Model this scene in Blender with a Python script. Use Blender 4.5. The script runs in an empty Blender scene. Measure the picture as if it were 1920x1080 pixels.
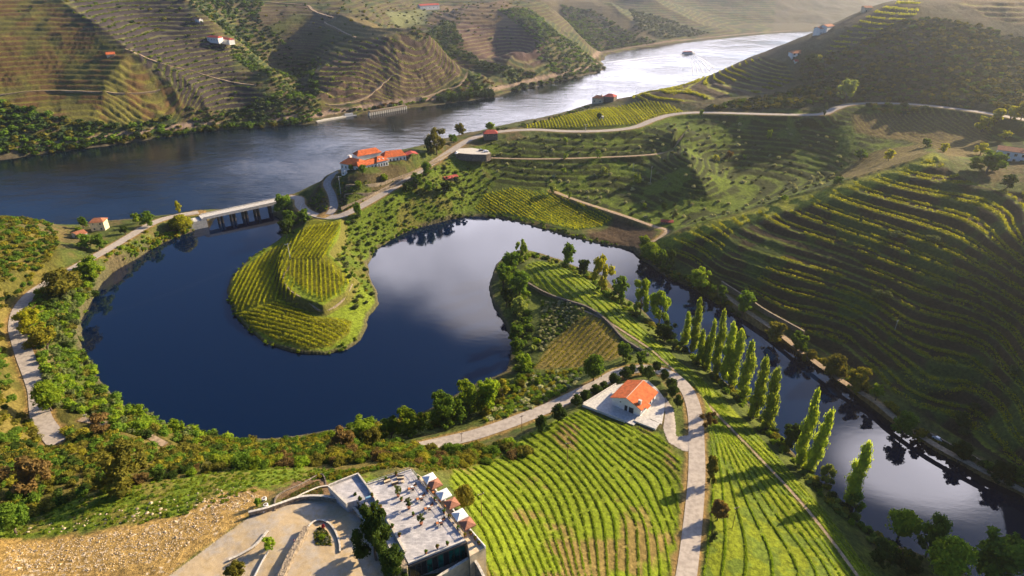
import bpy, math, random
import numpy as np
C = bpy.context.scene
COL = C.collection
# ---------------------------------------------------------------- camera, sky, sun, exposure
F_PX, PITCH, CAM_H = 1210.0, math.radians(28.0), 140.0
cam = bpy.data.objects.new("camera", bpy.data.cameras.new("camera"))
COL.objects.link(cam)
cam.location = (0, 0, CAM_H)
cam.rotation_euler = (math.radians(90) - PITCH, 0, 0)
cam.data.sensor_width = 36.0
cam.data.lens = 36.0 * F_PX / 1920.0
cam.data.clip_start = 1.0
cam.data.clip_end = 20000.0
C.camera = cam
SUN_AZ, SUN_EL = math.radians(60.0), math.radians(24.0)      # azimuth clockwise from the view direction (+Y)
sdir = (math.cos(SUN_EL) * math.sin(SUN_AZ), math.cos(SUN_EL) * math.cos(SUN_AZ), math.sin(SUN_EL))
sun = bpy.data.objects.new("sun", bpy.data.lights.new("sun", 'SUN'))
COL.objects.link(sun)
sun.data.energy = 5.0
sun.data.angle = math.radians(0.5)
sun.data.color = (1.0, 0.80, 0.54)
from mathutils import Vector, Matrix
sun.rotation_euler = Vector(sdir).to_track_quat('Z', 'Y').to_euler()
C.view_settings.view_transform = 'Standard'
C.view_settings.look = 'None'
C.view_settings.gamma = 1.0
C.view_settings.exposure = 1.28
C.cycles.max_bounces = 6
C.cycles.diffuse_bounces = 2
C.cycles.glossy_bounces = 3
C.cycles.transmission_bounces = 3
C.cycles.volume_bounces = 0
C.cycles.transparent_max_bounces = 8
C.cycles.use_denoising = True
C.cycles.volume_step_rate = 1.0

W = bpy.data.worlds.new("World")
C.world = W
W.use_nodes = True
nt = W.node_tree
nt.nodes.clear()
def N(tree, kind, **kw):
    n = tree.nodes.new(kind)
    for k, v in kw.items():
        setattr(n, k, v)
    return n
def MATH(tree, op, a, b=None, c=None, clamp=False):
    n = tree.nodes.new('ShaderNodeMath'); n.operation = op; n.use_clamp = clamp
    for i, v in enumerate((a, b, c)):
        if v is None: continue
        if isinstance(v, (int, float)): n.inputs[i].default_value = v
        else: tree.links.new(v, n.inputs[i])
    return n.outputs[0]
def MIXC(tree, fac, a, b, mode='MIX'):
    n = tree.nodes.new('ShaderNodeMix'); n.data_type = 'RGBA'; n.blend_type = mode
    for s, v in ((n.inputs[0], fac), (n.inputs[6], a), (n.inputs[7], b)):
        if isinstance(v, (int, float)): s.default_value = v
        elif isinstance(v, tuple): s.default_value = (*v, 1) if len(v) == 3 else v
        else: tree.links.new(v, s)
    return n.outputs[2]
def MRANGE(tree, v, a, b, c=0.0, d=1.0, smooth=True):
    n = tree.nodes.new('ShaderNodeMapRange')
    n.interpolation_type = 'SMOOTHSTEP' if smooth else 'LINEAR'
    tree.links.new(v, n.inputs[0])
    for i, x in zip((1, 2, 3, 4), (a, b, c, d)): n.inputs[i].default_value = x
    return n.outputs[0]
def NOISE(tree, vec, scale, detail=4.0, rough=0.55, dist=0.0):
    n = tree.nodes.new('ShaderNodeTexNoise')
    n.inputs['Scale'].default_value = scale; n.inputs['Detail'].default_value = detail
    n.inputs['Roughness'].default_value = rough; n.inputs['Distortion'].default_value = dist
    if vec is not None: tree.links.new(vec, n.inputs['Vector'])
    return n
sky = N(nt, 'ShaderNodeTexSky', sky_type='NISHITA', sun_disc=False)
sky.sun_elevation = SUN_EL
sky.sun_rotation = SUN_AZ
sky.air_density = 1.0; sky.dust_density = 1.2; sky.ozone_density = 2.0
# broken cloud, fixed in direction space (a cloud layer seen through the dome of the sky)
tc = N(nt, 'ShaderNodeTexCoord')
sep = N(nt, 'ShaderNodeSeparateXYZ'); nt.links.new(tc.outputs['Generated'], sep.inputs[0])
zc = MATH(nt, 'MAXIMUM', sep.outputs[2], 0.03)
px = MATH(nt, 'DIVIDE', sep.outputs[0], zc); py = MATH(nt, 'DIVIDE', sep.outputs[1], zc)
cmb = N(nt, 'ShaderNodeCombineXYZ'); nt.links.new(px, cmb.inputs[0]); nt.links.new(py, cmb.inputs[1])
cn = NOISE(nt, cmb.outputs[0], 1.5, 6.0, 0.55, 0.3)
def blob(cx, cy, rx, ry, rot=0.0):
    """soft patch of cloud centred on (x/z, y/z) = (cx, cy)"""
    dx = MATH(nt, 'SUBTRACT', px, cx); dy = MATH(nt, 'SUBTRACT', py, cy)
    c, s = math.cos(rot), math.sin(rot)
    a = MATH(nt, 'ADD', MATH(nt, 'MULTIPLY', dx, c / rx), MATH(nt, 'MULTIPLY', dy, s / rx))
    b = MATH(nt, 'ADD', MATH(nt, 'MULTIPLY', dx, -s / ry), MATH(nt, 'MULTIPLY', dy, c / ry))
    d = MATH(nt, 'ADD', MATH(nt, 'MULTIPLY', a, a), MATH(nt, 'MULTIPLY', b, b))
    return MATH(nt, 'POWER', 2.718, MATH(nt, 'MULTIPLY', d, -1.0))
CLOUDS = [(-.22, 2.3, .42, .40, 0, 1.15), (.12, 2.45, .5, .4, 0, .95), (-.06, 1.78, .16, .22, 0, .75), (.85, 1.05, .15, .13, 0, 1.3), (1.25, .90, .22, .09, .3, 1.0),
          (.9, 5.0, 1.5, 2.4, 0, 1.5), (-.9, 3.4, .8, .45, .3, .7)]
tot = None
for cx, cy, rx, ry, rot, w in CLOUDS:
    b = MATH(nt, 'MULTIPLY', blob(cx, cy, rx, ry, rot), w)
    tot = b if tot is None else MATH(nt, 'ADD', tot, b)
cov = MATH(nt, 'ADD', tot, MATH(nt, 'MULTIPLY', MATH(nt, 'SUBTRACT', cn.outputs['Fac'], 0.5), 0.9))
cov = MRANGE(nt, cov, 0.2, 0.85)
cbright = MRANGE(nt, cn.outputs['Fac'], 0.35, 0.7, 0.75, 1.2)
glow = MATH(nt, 'ADD', 1.0, MATH(nt, 'MULTIPLY', blob(1.2, 5.2, 1.6, 2.8), 1.0))
glow = MATH(nt, 'ADD', glow, MATH(nt, 'ADD', MATH(nt, 'MULTIPLY', blob(.88, 1.02, .35, .25), 2.2), MATH(nt, 'MULTIPLY', blob(-.1, 2.4, .7, .5), .45)))
cbright = MATH(nt, 'MULTIPLY', cbright, glow)
ccol = N(nt, 'ShaderNodeVectorMath', operation='SCALE'); ccol.inputs[0].default_value = (24.0, 23.0, 26.0)
nt.links.new(cbright, ccol.inputs['Scale'])
skyt = MIXC(nt, 1.0, sky.outputs[0], (0.62, 0.85, 1.25), 'MULTIPLY')
mixs = MIXC(nt, cov, skyt, ccol.outputs[0])
bg = N(nt, 'ShaderNodeBackground'); bg.inputs[1].default_value = 0.05
nt.links.new(mixs, bg.inputs[0])
wo = N(nt, 'ShaderNodeOutputWorld'); nt.links.new(bg.outputs[0], wo.inputs[0])
# ---------------------------------------------------------------- surveying: picture bearings -> ground positions
rng = np.random.default_rng(7)
CT, ST = math.cos(PITCH), math.sin(PITCH)
def rays(u, v):
    u = np.asarray(u, float); v = np.asarray(v, float)
    up = (540 - v) / F_PX
    return (u - 960) / F_PX, CT + up * ST, -ST + up * CT
def at_z(u, v, z):
    a, b, c = rays(u, v); t = (CAM_H - z) / -c
    return a * t, b * t
def at_h(u, y, z):
    return (u - 960) / F_PX * (y * CT + (CAM_H - z) * ST), y
SHORE_LAGOON = [(380,420),(362,432),(330,446),(300,458),(275,472),(240,492),(208,512),(192,530),(177,550),(162,575),(152,605),(150,645),(162,675),
 (178,705),(200,732),(225,757),(260,780),(290,795),(335,808),(380,818),(440,824),(500,828),(560,818),(620,806),(680,797),(740,787),(790,775),(850,745),
 (880,725),(950,700),(957,670),(962,640),(945,605),(927,575),(918,545),(922,515),(935,490),(958,474),(980,466),(1005,474),(1045,486),(1075,500),(1110,512),
 (1135,530),(1155,552),(1195,582),(1225,603),(1262,640),(1320,685),(1370,725),(1410,765),(1450,808),(1500,865),(1560,928),(1605,975),(1655,1012),(1710,1035),(1770,1055),
 (1830,1090),(1900,1160),(2100,1500),(2600,1500),(2250,1120),(1990,980),(1920,930),(1850,898),(1790,862),(1740,838),(1700,808),(1640,768),(1590,730),(1540,692),(1480,652),(1430,621),(1380,590),
 (1330,560),(1290,537),(1240,512),(1205,488),(1188,470),(1130,458),(1090,450),(1050,440),(1000,425),(960,412),(900,405),(870,407),(830,415),(790,425),
 (750,440),(720,458),(700,474),(690,492),(692,522),(706,552),(711,570),(692,590),(689,612),(675,637),(650,655),(610,665),(570,663),(530,655),(490,640),
 (460,615),(440,590),(430,562),(428,540),(435,520),(455,498),(478,478),(505,462),(528,446),(532,430),(522,412),(515,402),(515,380),(470,385),(420,395)]
FAR_SHORE = [(0,300),(60,292),(150,280),(280,262),(380,246),(480,241),(590,231),(650,219),(720,209),(800,199),(880,189),(930,181),(960,172),(1020,158),
 (1080,145),(1118,136),(1138,128),(1128,116),(1142,102),(1200,91),(1260,83),(1330,75),(1400,68),(1450,63)]
NEAR_SHORE = [(1400,125),(1345,158),(1260,180),(1200,198),(1110,218),(1060,222),(1020,226),(985,233),(930,243),(870,250),(820,264),(780,282),(720,300),(640,322),(610,337),(580,350),(558,362),
 (520,378),(420,392),(376,402),(340,402),(300,406),(250,411),(200,414),(160,422),(130,430),(60,424),(0,415)]
def z0(l):
    a = np.array(l, float); x, y = at_z(a[:, 0], a[:, 1], 0.0); return np.stack([x, y], 1)
lag = z0(SHORE_LAGOON)
riv = np.vstack([[(-1500, 330), (-800, 420)], z0(FAR_SHORE), [(620, 1290), (1400, 1360), (1400, 1150), (700, 1080), (480, 960), (360, 820)], z0(NEAR_SHORE), [(-800, 190), (-1500, 100)]])
# ---- the ground's survey points: Z = (u, v, height), H = (bearing, distance, height), Yp = (u, v, distance)
ROADS = {
 'field_road': (4.5, [(1268,1160,16.5),(1285,1090,15.6),(1297,1000,14.5),(1306,900,13.5),(1306,830,12.8),(1303,775,12.4),(1290,735,12.1),(1268,710,12),(1240,696,11.8),(1205,691,11.6),(1160,699,11.4),(1120,721,11.2),(1070,745,11),(1020,768,11),(950,795,11),(890,815,11),(830,829,11),(790,838,11.5)]),
 'shore_road': (5.4, [(110,830,11.5),(80,790,11.3),(73,758,11),(70,730,10.9),(60,700,10.7),(48,670,10.5),(38,640,10.2),(31,610,10),(38,578,9.8),(60,550,9.5),(90,530,9.3),(125,510,9),(165,488,8.5),(203,467,8),(240,445,7.5),(268,428,7),(300,413,6.4),(335,404,5.9),(372,398,5.5)]),
 'hill_road': (5.6, [(540,369,6.3),(560,372,6.6),(563,385,7.4),(578,398,8.6),(600,405,9.8),(628,406,11),(655,398,12),(700,374,13.5),(740,350,15.5),(780,325,17.5),(820,300,19.5),(850,280,21),(880,262,23),(910,252,24),(945,246,25),(1000,243,26),(1060,246,27),(1110,246,28),(1160,243,29),(1195,237,30),(1225,225,31.5),(1260,215,33),(1310,211,35),(1400,213,38),(1480,215,40),(1540,214,42),(1565,204,44),(1600,195,46),(1680,194,48),(1760,200,50),(1850,212,52),(1960,232,54)]),
 'upper_road': (5.5, [(1770,-15,78),(1782,10,78),(1800,30,77),(1840,45,76.5),(1900,56,76),(1990,66,76)]),
 'quinta_road': (4.4, [(617,402,10.6),(626,388,12),(622,365,14),(613,345,16.5),(622,330,19),(634,322,21)]),
 'olive_track': (2.2, [(920,296,17),(1000,298,18),(1100,296,19),(1220,290,20.5),(1262,280,22),(1275,262,25),(1290,245,29)]),
 'valley_track': (2.6, [(1035,358,8),(1080,375,7),(1140,395,6.3),(1180,408,6),(1225,424,6),(1250,432,6.4),(1240,445,5.6),(1222,455,4.6)]),
 'scrub_path': (2.0, [(150,786,11),(190,793,11.5),(235,803,12),(275,816,12.5),(310,834,12.5)]),
 'field_trail': (.9, [(1085,578,8.6),(1130,598,9),(1170,622,9.3),(1235,668,9.8),(1320,752,8),(1420,855,7.6),(1500,940,7.3),(1570,1028,7.6),(1625,1105,8)]),
 'riverside_track': (2.4, [(1350,545,3.2),(1400,583,3),(1450,617,3),(1520,672,3),(1580,715,3),(1640,752,3),(1680,785,3),(1750,832,3),(1830,875,3),(1919,920,3),(2000,960,3)]),
}
Z = [(0,1080,36),(-200,1100,38),(200,1080,39),(320,1070,41),(450,1080,41),(500,1000,41.5),(600,1060,41.5),(700,1060,41),(640,950,41),(560,930,39.5),(480,945,39.5),(300,1000,38),(100,1020,34.5),(0,960,31),(200,930,32.5),(400,905,33.5),
 (560,893,34.5),(700,875,35),(780,865,33),(0,880,26),(200,860,23.5),(400,860,22),(400,845,13),(300,822,13),(250,800,12),(150,775,11.5),(0,800,19),(600,852,20),(600,880,30),(500,850,19),(700,850,24),(760,848,20),(840,850,18),(870,875,24),
 (1060,780,14),(1000,850,18),(900,950,30),(1000,1000,24.5),(1100,900,18),(1240,900,13.6),(1080,1080,24.5),(960,1060,30),(920,1000,32),(1180,1000,18.5),(1200,1080,18.5),
 (1185,760,13.4),(1120,760,13.4),(1230,790,13.2),(1340,830,12),(1350,1000,14),(1365,1080,15),
 (0,500,18),(0,440,22),(60,415,17),(100,425,11),(120,445,8),(110,500,11),(60,520,15),(0,600,16),(0,680,15.5),(0,740,16),(-200,500,36),(-200,700,34),(-200,900,40),(-200,420,30),(160,425,6.5),(185,430,7),(230,430,7),(260,415,5.5),
 (110,600,7),(120,700,6.5),(170,760,5),(130,560,6.5),(1,780,18),
 (650,328,22.5),(700,325,23.5),(760,302,24.5),(800,292,24),(830,286,22.5),(660,362,17.5),(720,348,19.5),(650,385,14),(600,365,13.5),(575,372,8),(598,385,10.5),(600,345,13),
 (700,400,9),(800,362,12),(760,400,6),(850,385,5),(640,430,8.5),(650,500,7),(690,460,2.5),(640,470,8),(880,330,12),(900,375,4),
 (540,470,5),(480,540,4),(470,580,3.5),(560,625,3.2),(640,615,3.2),(600,440,6.5),(580,500,6),(600,540,5.5),(640,520,6),(680,560,3.5),(560,440,5),(620,420,8.5),
 (1000,505,7),(1080,530,8),(1160,600,9),(1200,650,10),(1250,640,3.5),(1240,680,10.5),(1350,760,5),(1450,860,5),(1550,1000,7),(1420,1000,11),(1600,1080,8),(1360,900,12),(1300,700,6),(1500,900,4),(1460,960,8.5),(1700,1090,3),(1650,1060,3),(1780,1120,4),
 (1010,560,3),(1060,600,5),(1100,650,7),(1130,680,9.5),(1010,680,4),(1050,720,7.5),(960,740,5),(900,770,6),(820,800,5.5),(700,812,3),(960,500,3),(950,570,2.5),(985,600,3.5),(1150,520,3),(1200,570,2.5),
 (960,300,17),(1100,300,18.5),(1200,280,21),(1280,252,30),(1275,298,24),(1300,340,19),(1330,370,12.5),(1050,370,6),(1000,400,2.5),(950,385,4),(1130,412,2.3),(1130,350,9),(1190,425,3.5),(1240,425,6),(1240,350,12.5),(1330,395,8.5),(1400,370,12),(1400,290,21),(1340,300,19),(1500,310,20),(1500,250,31),(1600,255,34),(1600,320,26),(1680,230,40),(1700,270,36),(1560,330,20),(1780,260,41),(1850,240,46),(1650,290,32),
 (1225,457,6),(1262,443,9.5),(1300,428,13),(1380,405,19),(1480,375,27),(1540,360,32),(1600,340,37),(1670,320,42),(1720,305,46),(1750,290,48),
 (1300,490,6.5),(1350,500,10),(1450,540,10),(1450,440,21),(1600,500,20),(1540,430,25.5),(1600,620,6.5),(1919,600,24),(1750,700,9),(1700,600,15),(1800,500,28.5),(1919,400,43),(1700,400,35),(1850,820,4.5),(1919,850,6),(1919,750,12),(1650,680,5),(2100,850,25),(2100,600,45),(2100,400,62),
 (1919,340,46),(1850,340,44),(1890,290,45),(1800,310,46),(2100,250,60),
 (1150,215,30),(1050,225,27.5),(1000,232,26.5),(1200,205,31.5),(1270,205,33.5),(1130,188,27),(1200,178,31),(1190,190,31),(1300,190,37),(1400,180,41),(1480,150,50),(1490,190,44),(1560,175,50)]
Yp = [(0,120,575),(0,0,690),(0,200,525),(0,250,495),(90,5,700),(150,120,590),(200,60,640),(250,130,580),(330,190,545),(330,220,530),(200,200,540),(100,250,500),(-300,100,560),(-300,0,650),
 (350,5,770),(300,60,700),(230,0,790),(400,65,700),(520,130,640),(590,200,590),(450,120,665),(350,240,540),(480,200,590),(420,170,615),(560,180,606),
 (450,30,830),(560,150,690),(470,80,760),
 (650,205,600),(740,75,740),(590,135,660),(880,130,715),(740,140,655),(660,90,730),(820,90,735),(650,50,800),(550,20,870),(700,30,850),(500,0,930),(600,100,730),(800,180,630),(560,90,790),
 (780,35,1000),(750,0,1080),(700,10,950),(760,60,900),
 (900,20,960),(900,60,880),(960,100,800),(1010,130,760),(850,15,1000),(830,90,800),(930,140,740),(1000,60,880),(1020,90,830),(860,60,850),
 (1000,5,1080),(1060,50,1010),(1105,95,950),(1130,100,1010),(1100,5,1230),(1160,35,1170),(1230,72,1120),(1200,0,1380),(1270,35,1300),(1330,62,1240),(1290,0,1550),(1380,42,1380),
 (1600,100,500),(1600,40,540),(1500,100,520),(1690,0,580),(1750,0,560),(1640,14,590),(1560,50,590),(1500,75,585),(1440,97,585),(1400,112,590),(1345,137,620),(1919,100,470),(1919,0,530),(1850,180,412),(1700,170,440),(1750,80,480),(1420,150,520),(1260,165,540),(1200,172,520)]
Hh = [(1200,640,10),(1300,690,12),(1400,690,30),(1500,680,45),(1600,680,65),(1345,680,20),(1700,700,80),(1800,750,90),(2000,800,120),(1500,800,15),(1600,850,25),(1750,950,40),(2100,1000,80),
 (1110,600,9),(1150,1350,25),(1060,1130,35),(560,640,12),(700,1200,70),(400,1200,110),(0,1000,130),(-400,900,140),(900,1300,70),(850,1100,40),(1000,1500,90),(1250,1700,80),
 (1400,1600,70),(1500,1500,25),(1500,1900,60),(1600,2100,15),(1650,2600,0),(1700,3300,20),(1300,2400,120),(1000,2500,150),(600,2200,170),(0,2000,200),(-400,2000,220),(1000,3500,150),(1800,2600,40),(2100,2000,110),(2300,3400,150),(0,3500,200),(560,760,15),(970,840,5),(870,745,3)]
Ww = [(-60,10,45),(0,20,46),(80,30,30),(60,60,26),(150,60,8),(-150,40,38),(-100,80,36),(220,20,6),(300,120,60),(-300,150,50),(-250,40,60),(0,-60,60),(200,-80,40),(-200,-80,80),(350,0,40),(400,250,75)]
pts = []
for u, v, z in Z: pts.append((*at_z(u, v, z), z))
for _w, _l in ROADS.values():
    for u, v, z in _l[::2]: pts.append((*at_z(u, v, z), z))
for u, v, y in Yp:
    a, b, c = rays(u, v); pts.append((a * y / b, y, CAM_H + c * y / b))
for u, y, z in Hh: pts.append((*at_h(u, y, z), z))
pts += Ww
for p in lag[::2]: pts.append((p[0], p[1], 0.4))
for p in riv[2::2]: pts.append((p[0], p[1], 0.4))
for u, v in [(250,600),(300,500),(400,450),(400,600),(350,740),(500,750),(650,720),(800,600),(800,480),(850,680),(900,450),(1000,448),(1290,580),(1370,640),(1450,700),(1540,800),(1640,880),(1780,960)]:
    pts.append((*at_z(u, v, 0), -3.0))
for u, v in [(100,350),(300,330),(500,290),(700,250),(850,220),(1000,190),(1150,150),(1250,115),(1350,100)]:
    pts.append((*at_z(u, v, 0), -6.0))
pts = np.array(pts)
def lp(x, y):
    """distances are handled on a logarithmic scale: detail near, broad shapes far"""
    yy = y + 160.0
    return np.arctan2(x, yy) * 1.2, np.log(np.hypot(x, yy))
def tps_fit(P, z, lam=1e-4):
    n = len(P); d = np.hypot(P[:, None, 0] - P[None, :, 0], P[:, None, 1] - P[None, :, 1])
    K = np.where(d > 0, d * d * np.log(d + 1e-12), 0) + lam * np.eye(n)
    A = np.zeros((n + 3, n + 3)); A[:n, :n] = K; A[:n, n] = 1; A[:n, n + 1:] = P; A[n, :n] = 1; A[n + 1:, :n] = P.T
    return np.linalg.solve(A, np.concatenate([z, [0, 0, 0]]))
Pc = np.stack(lp(pts[:, 0], pts[:, 1]), 1)
wts = tps_fit(Pc, pts[:, 2], 2e-4)
def tps_eval(x, y):
    X, Y = lp(x.ravel(), y.ravel()); out = np.empty(X.size)
    for i in range(0, X.size, 20000):
        a = X[i:i + 20000, None]; b = Y[i:i + 20000, None]
        d2 = (a - Pc[:, 0]) ** 2 + (b - Pc[:, 1]) ** 2
        out[i:i + 20000] = (0.5 * d2 * np.log(d2 + 1e-12)) @ wts[:-3] + wts[-3] + X[i:i + 20000] * wts[-2] + Y[i:i + 20000] * wts[-1]
    return out.reshape(x.shape)
# ---- the ground grid: rings round the camera's foot
NA, NR = (1500, 1760)
A0, A1, R0, R1 = math.radians(-64), math.radians(64), 26.0, 4200.0
ang = np.linspace(A0, A1, NA); rad = np.exp(np.linspace(math.log(R0), math.log(R1), NR))
GX = rad[:, None] * np.sin(ang)[None, :]; GY = rad[:, None] * np.cos(ang)[None, :]
def up2(a, shape):
    """bilinear resample of a coarse grid"""
    n, m = a.shape; i = np.linspace(0, n - 1, shape[0]); j = np.linspace(0, m - 1, shape[1])
    i0 = np.minimum(i.astype(int), n - 2); j0 = np.minimum(j.astype(int), m - 2); fi = (i - i0)[:, None]; fj = (j - j0)[None, :]
    r = a[i0] * (1 - fi) + a[i0 + 1] * fi
    return r[:, j0] * (1 - fj) + r[:, j0 + 1] * fj
def seg_dist(X, Y, P, closed):
    """distance to a polyline, running length and nearest segment blend; plus inside flag"""
    Q = np.roll(P, -1, 0) if closed else P[1:]
    S = P if closed else P[:-1]
    best = np.full(X.shape, 1e18); par = np.zeros(X.shape); inside = np.zeros(X.shape, bool)
    for k in range(len(S)):
        ax, ay = S[k]; bx, by = Q[k]; dx, dy = bx - ax, by - ay; L = dx * dx + dy * dy + 1e-12
        t = np.clip(((X - ax) * dx + (Y - ay) * dy) / L, 0, 1)
        d = (X - ax - t * dx) ** 2 + (Y - ay - t * dy) ** 2
        m = d < best; best = np.where(m, d, best); par = np.where(m, k + t, par)
        if closed and ay != by:
            cr = ((ay > Y) != (by > Y)) & (X < (bx - ax) * (Y - ay) / (by - ay) + ax); inside ^= cr
    return np.sqrt(best), par, inside
def sdf(P, X, Y):
    d, _, ins = seg_dist(X, Y, P, True); return np.where(ins, d, -d)       # positive inside
def sdf_box(P, margin=6.0):
    """signed distance on the grid, only evaluated round the polygon (elsewhere -1e3)"""
    P = np.asarray(P, float); out = np.full(GX.shape, -1e3)
    r = np.hypot(P[:, 0], P[:, 1]); a = np.arctan2(P[:, 0], P[:, 1])
    i0 = np.searchsorted(rad, max(R0, min(r) * .97 - margin)) ; i1 = np.searchsorted(rad, max(r) * 1.05 + margin) + 1
    da = margin / min(r) + .04; j0 = max(0, np.searchsorted(ang, min(a) - da) - 1); j1 = np.searchsorted(ang, max(a) + da) + 1
    s = (slice(max(0, i0 - 1), i1), slice(j0, j1))
    out[s] = sdf(P, GX[s], GY[s]); return out, s
def sstep(x, a, b):
    t = np.clip((x - a) / (b - a), 0, 1); return t * t * (3 - 2 * t)
def vnoise(x, y, s, seed=0):
    """value noise"""
    X = x / s + 1000.3 + seed * 17.7; Y = y / s + 1000.7 + seed * 9.1
    xi = np.floor(X).astype(np.int64); yi = np.floor(Y).astype(np.int64); fx = X - xi; fy = Y - yi
    fx = fx * fx * (3 - 2 * fx); fy = fy * fy * (3 - 2 * fy)
    def h(a, b):
        n = (a * 374761393 + b * 668265263 + seed * 1442695) & 0xffffffff
        n = ((n ^ (n >> 13)) * 1274126177) & 0xffffffff
        return ((n ^ (n >> 16)) & 0xffff) / 65535.0
    return (h(xi, yi) * (1 - fx) + h(xi + 1, yi) * fx) * (1 - fy) + (h(xi, yi + 1) * (1 - fx) + h(xi + 1, yi + 1) * fx) * fy
def fbm(x, y, s, o=4, seed=0):
    r = 0; a = 1; t = 0
    for k in range(o): r = r + a * vnoise(x, y, s / 2 ** k, seed + k); t += a; a *= .55
    return r / t
nc = (NR // 4, NA // 4)
ci = np.exp(np.linspace(math.log(R0), math.log(R1), nc[0])); cj = np.linspace(A0, A1, nc[1])
CX = ci[:, None] * np.sin(cj)[None, :]; CY = ci[:, None] * np.cos(cj)[None, :]
GZ = up2(tps_eval(CX, CY), GX.shape)
nw = (NR // 2, NA // 2)
wi = np.exp(np.linspace(math.log(R0), math.log(R1), nw[0]))
WX = wi[:, None] * np.sin(np.linspace(A0, A1, nw[1]))[None, :]; WY = wi[:, None] * np.cos(np.linspace(A0, A1, nw[1]))[None, :]
WD = up2(np.maximum(sdf(lag, WX, WY), sdf(riv, WX, WY)), GX.shape)         # positive in the water
GD = np.hypot(GX, GY)
WD = WD + (fbm(GX, GY, 9.0, 3, 5) - .5) * 2.2 * np.clip(GD / 250, .6, 3)
BASE = GZ.copy()
def height_on(A, x, y):
    x = np.asarray(x, float); y = np.asarray(y, float)
    i = (np.log(np.maximum(np.hypot(x, y), R0)) - math.log(R0)) / (math.log(R1) - math.log(R0)) * (NR - 1)
    j = (np.arctan2(x, y) - A0) / (A1 - A0) * (NA - 1)
    i = np.clip(i, 0, NR - 1.001); j = np.clip(j, 0, NA - 1.001)
    i0 = i.astype(int); j0 = j.astype(int); fi = i - i0; fj = j - j0
    return (A[i0, j0] * (1 - fi) + A[i0 + 1, j0] * fi) * (1 - fj) + (A[i0, j0 + 1] * (1 - fi) + A[i0 + 1, j0 + 1] * fi) * fj
# land never dips under the water line, and water never shows ground
BIG = (fbm(GX, GY, 60, 4, 3) - .5) * np.clip((GD - 380) / 300, 0, 1) * 9
GZ = GZ + BIG * sstep(-WD, 5, 60)
cap = .3 + .16 * np.clip(-WD, 0, 9) + .62 * np.clip(-WD - 9, 0, None)
GZ = np.where(GY > 430, np.minimum(GZ, cap + 3 * sstep(cap, 20, 60)), GZ)
land = np.maximum(GZ, 0.25 + np.minimum(-WD, 4) * .28)
bed = np.minimum(GZ, -0.15 - np.minimum(WD, 14) * .35)
GZ = np.where(WD > 0, np.minimum(bed, land), land)
def G(u, v, A=None):
    """walk along the bearing of (u, v) until it meets the ground"""
    A = GZ if A is None else A
    u = np.atleast_1d(np.asarray(u, float)); v = np.atleast_1d(np.asarray(v, float))
    a, b, c = rays(u, v); t = np.full(u.shape, 60.0); hit = np.zeros(u.shape, bool); prev = t.copy()
    for k in range(900):
        z = CAM_H + c * t; h = np.maximum(height_on(A, a * t, b * t), 0.0)
        hit |= z <= h
        if hit.all(): break
        prev = np.where(hit, prev, t)
        t = np.where(hit, t, t + np.clip((z - h) * .35, .25, 12))
    lo, hi = prev, t
    for k in range(12):
        m = (lo + hi) / 2; below = CAM_H + c * m <= np.maximum(height_on(A, a * m, b * m), 0.0)
        hi = np.where(below, m, hi); lo = np.where(below, lo, m)
    return np.stack([a * hi, b * hi, CAM_H + c * hi], -1)
def GP(l, A=None):
    a = np.array(l, float); return G(a[:, 0], a[:, 1], A)[:, :2]
# ---------------------------------------------------------------- shaping the ground: crests, gullies, roads, banks, terraces
def crease(uvs, h, s, pts=None):
    """sharp crest (h > 0) or gully (h < 0) along a surveyed line"""
    P = GP(uvs) if pts is None else np.array([at_z(u, v, z) for u, v, z in pts])
    sl_ = line_box_early(P, s * 4); d, _, _ = seg_dist(GX[sl_], GY[sl_], P, False)
    e = h * (np.exp(-d / s) - math.exp(-4)) * (d < s * 4) * sstep(-WD[sl_], 1, 45 if abs(h) > 5 else 14)
    GZ[sl_] += e; BASE[sl_] += e
def line_box_early(P, margin):
    r = np.hypot(P[:, 0], P[:, 1]); a = np.arctan2(P[:, 0], P[:, 1])
    i0 = np.searchsorted(rad, max(R0, min(r) - margin)); i1 = np.searchsorted(rad, max(r) + margin) + 1
    da = margin / max(60, min(r) * .8); j0 = np.searchsorted(ang, min(a) - da); j1 = np.searchsorted(ang, max(a) + da) + 1
    return slice(max(0, i0 - 1), i1), slice(max(0, j0 - 1), j1)
CR = [([(40,-25),(90,5),(170,58),(250,112),(325,172),(342,208)], 13, 34), ([(290,-15),(360,25),(410,65),(520,132),(585,195)], 12, 34), ([(640,45),(700,68),(790,85),(880,130),(915,160)], 11, 34),
      ([(735,90),(755,135),(750,180)], 5, 22), ([(960,35),(1030,105)], 9, 34), ([(1000,5),(1060,50),(1105,98)], 10, 40), ([(1100,5),(1160,35),(1225,70)], 11, 50), ([(1200,2),(1270,36),(1325,60)], 11, 55),
      ([(255,95),(300,165),(340,225)], -7, 28), ([(430,35),(500,105),(560,160),(600,212)], -13, 34), ([(780,65),(850,105),(925,150),(955,165)], -10, 34), ([(1050,25),(1110,80)], -8, 36)]
CRP = [GP(c[0]) for c in CR]
for (l, h, s), P_ in zip(CR, CRP):
    sl_ = line_box_early(P_, s * 4); d, _, _ = seg_dist(GX[sl_], GY[sl_], P_, False)
    e = h * np.where(d < s * 4, np.exp(-d / s) - math.exp(-4), 0) * sstep(-WD[sl_], 1, 45); GZ[sl_] += e; BASE[sl_] += e
crease(None, 2.6, 8, [(1240,452,8),(1300,428,13),(1380,405,19),(1480,375,27),(1540,360,32),(1600,340,37),(1670,320,42),(1720,305,46),(1745,292,48)])
crease(None, 4.5, 11, [(1272,258,28),(1280,290,24),(1302,335,19),(1325,368,14)])
road_lines = {}
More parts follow.
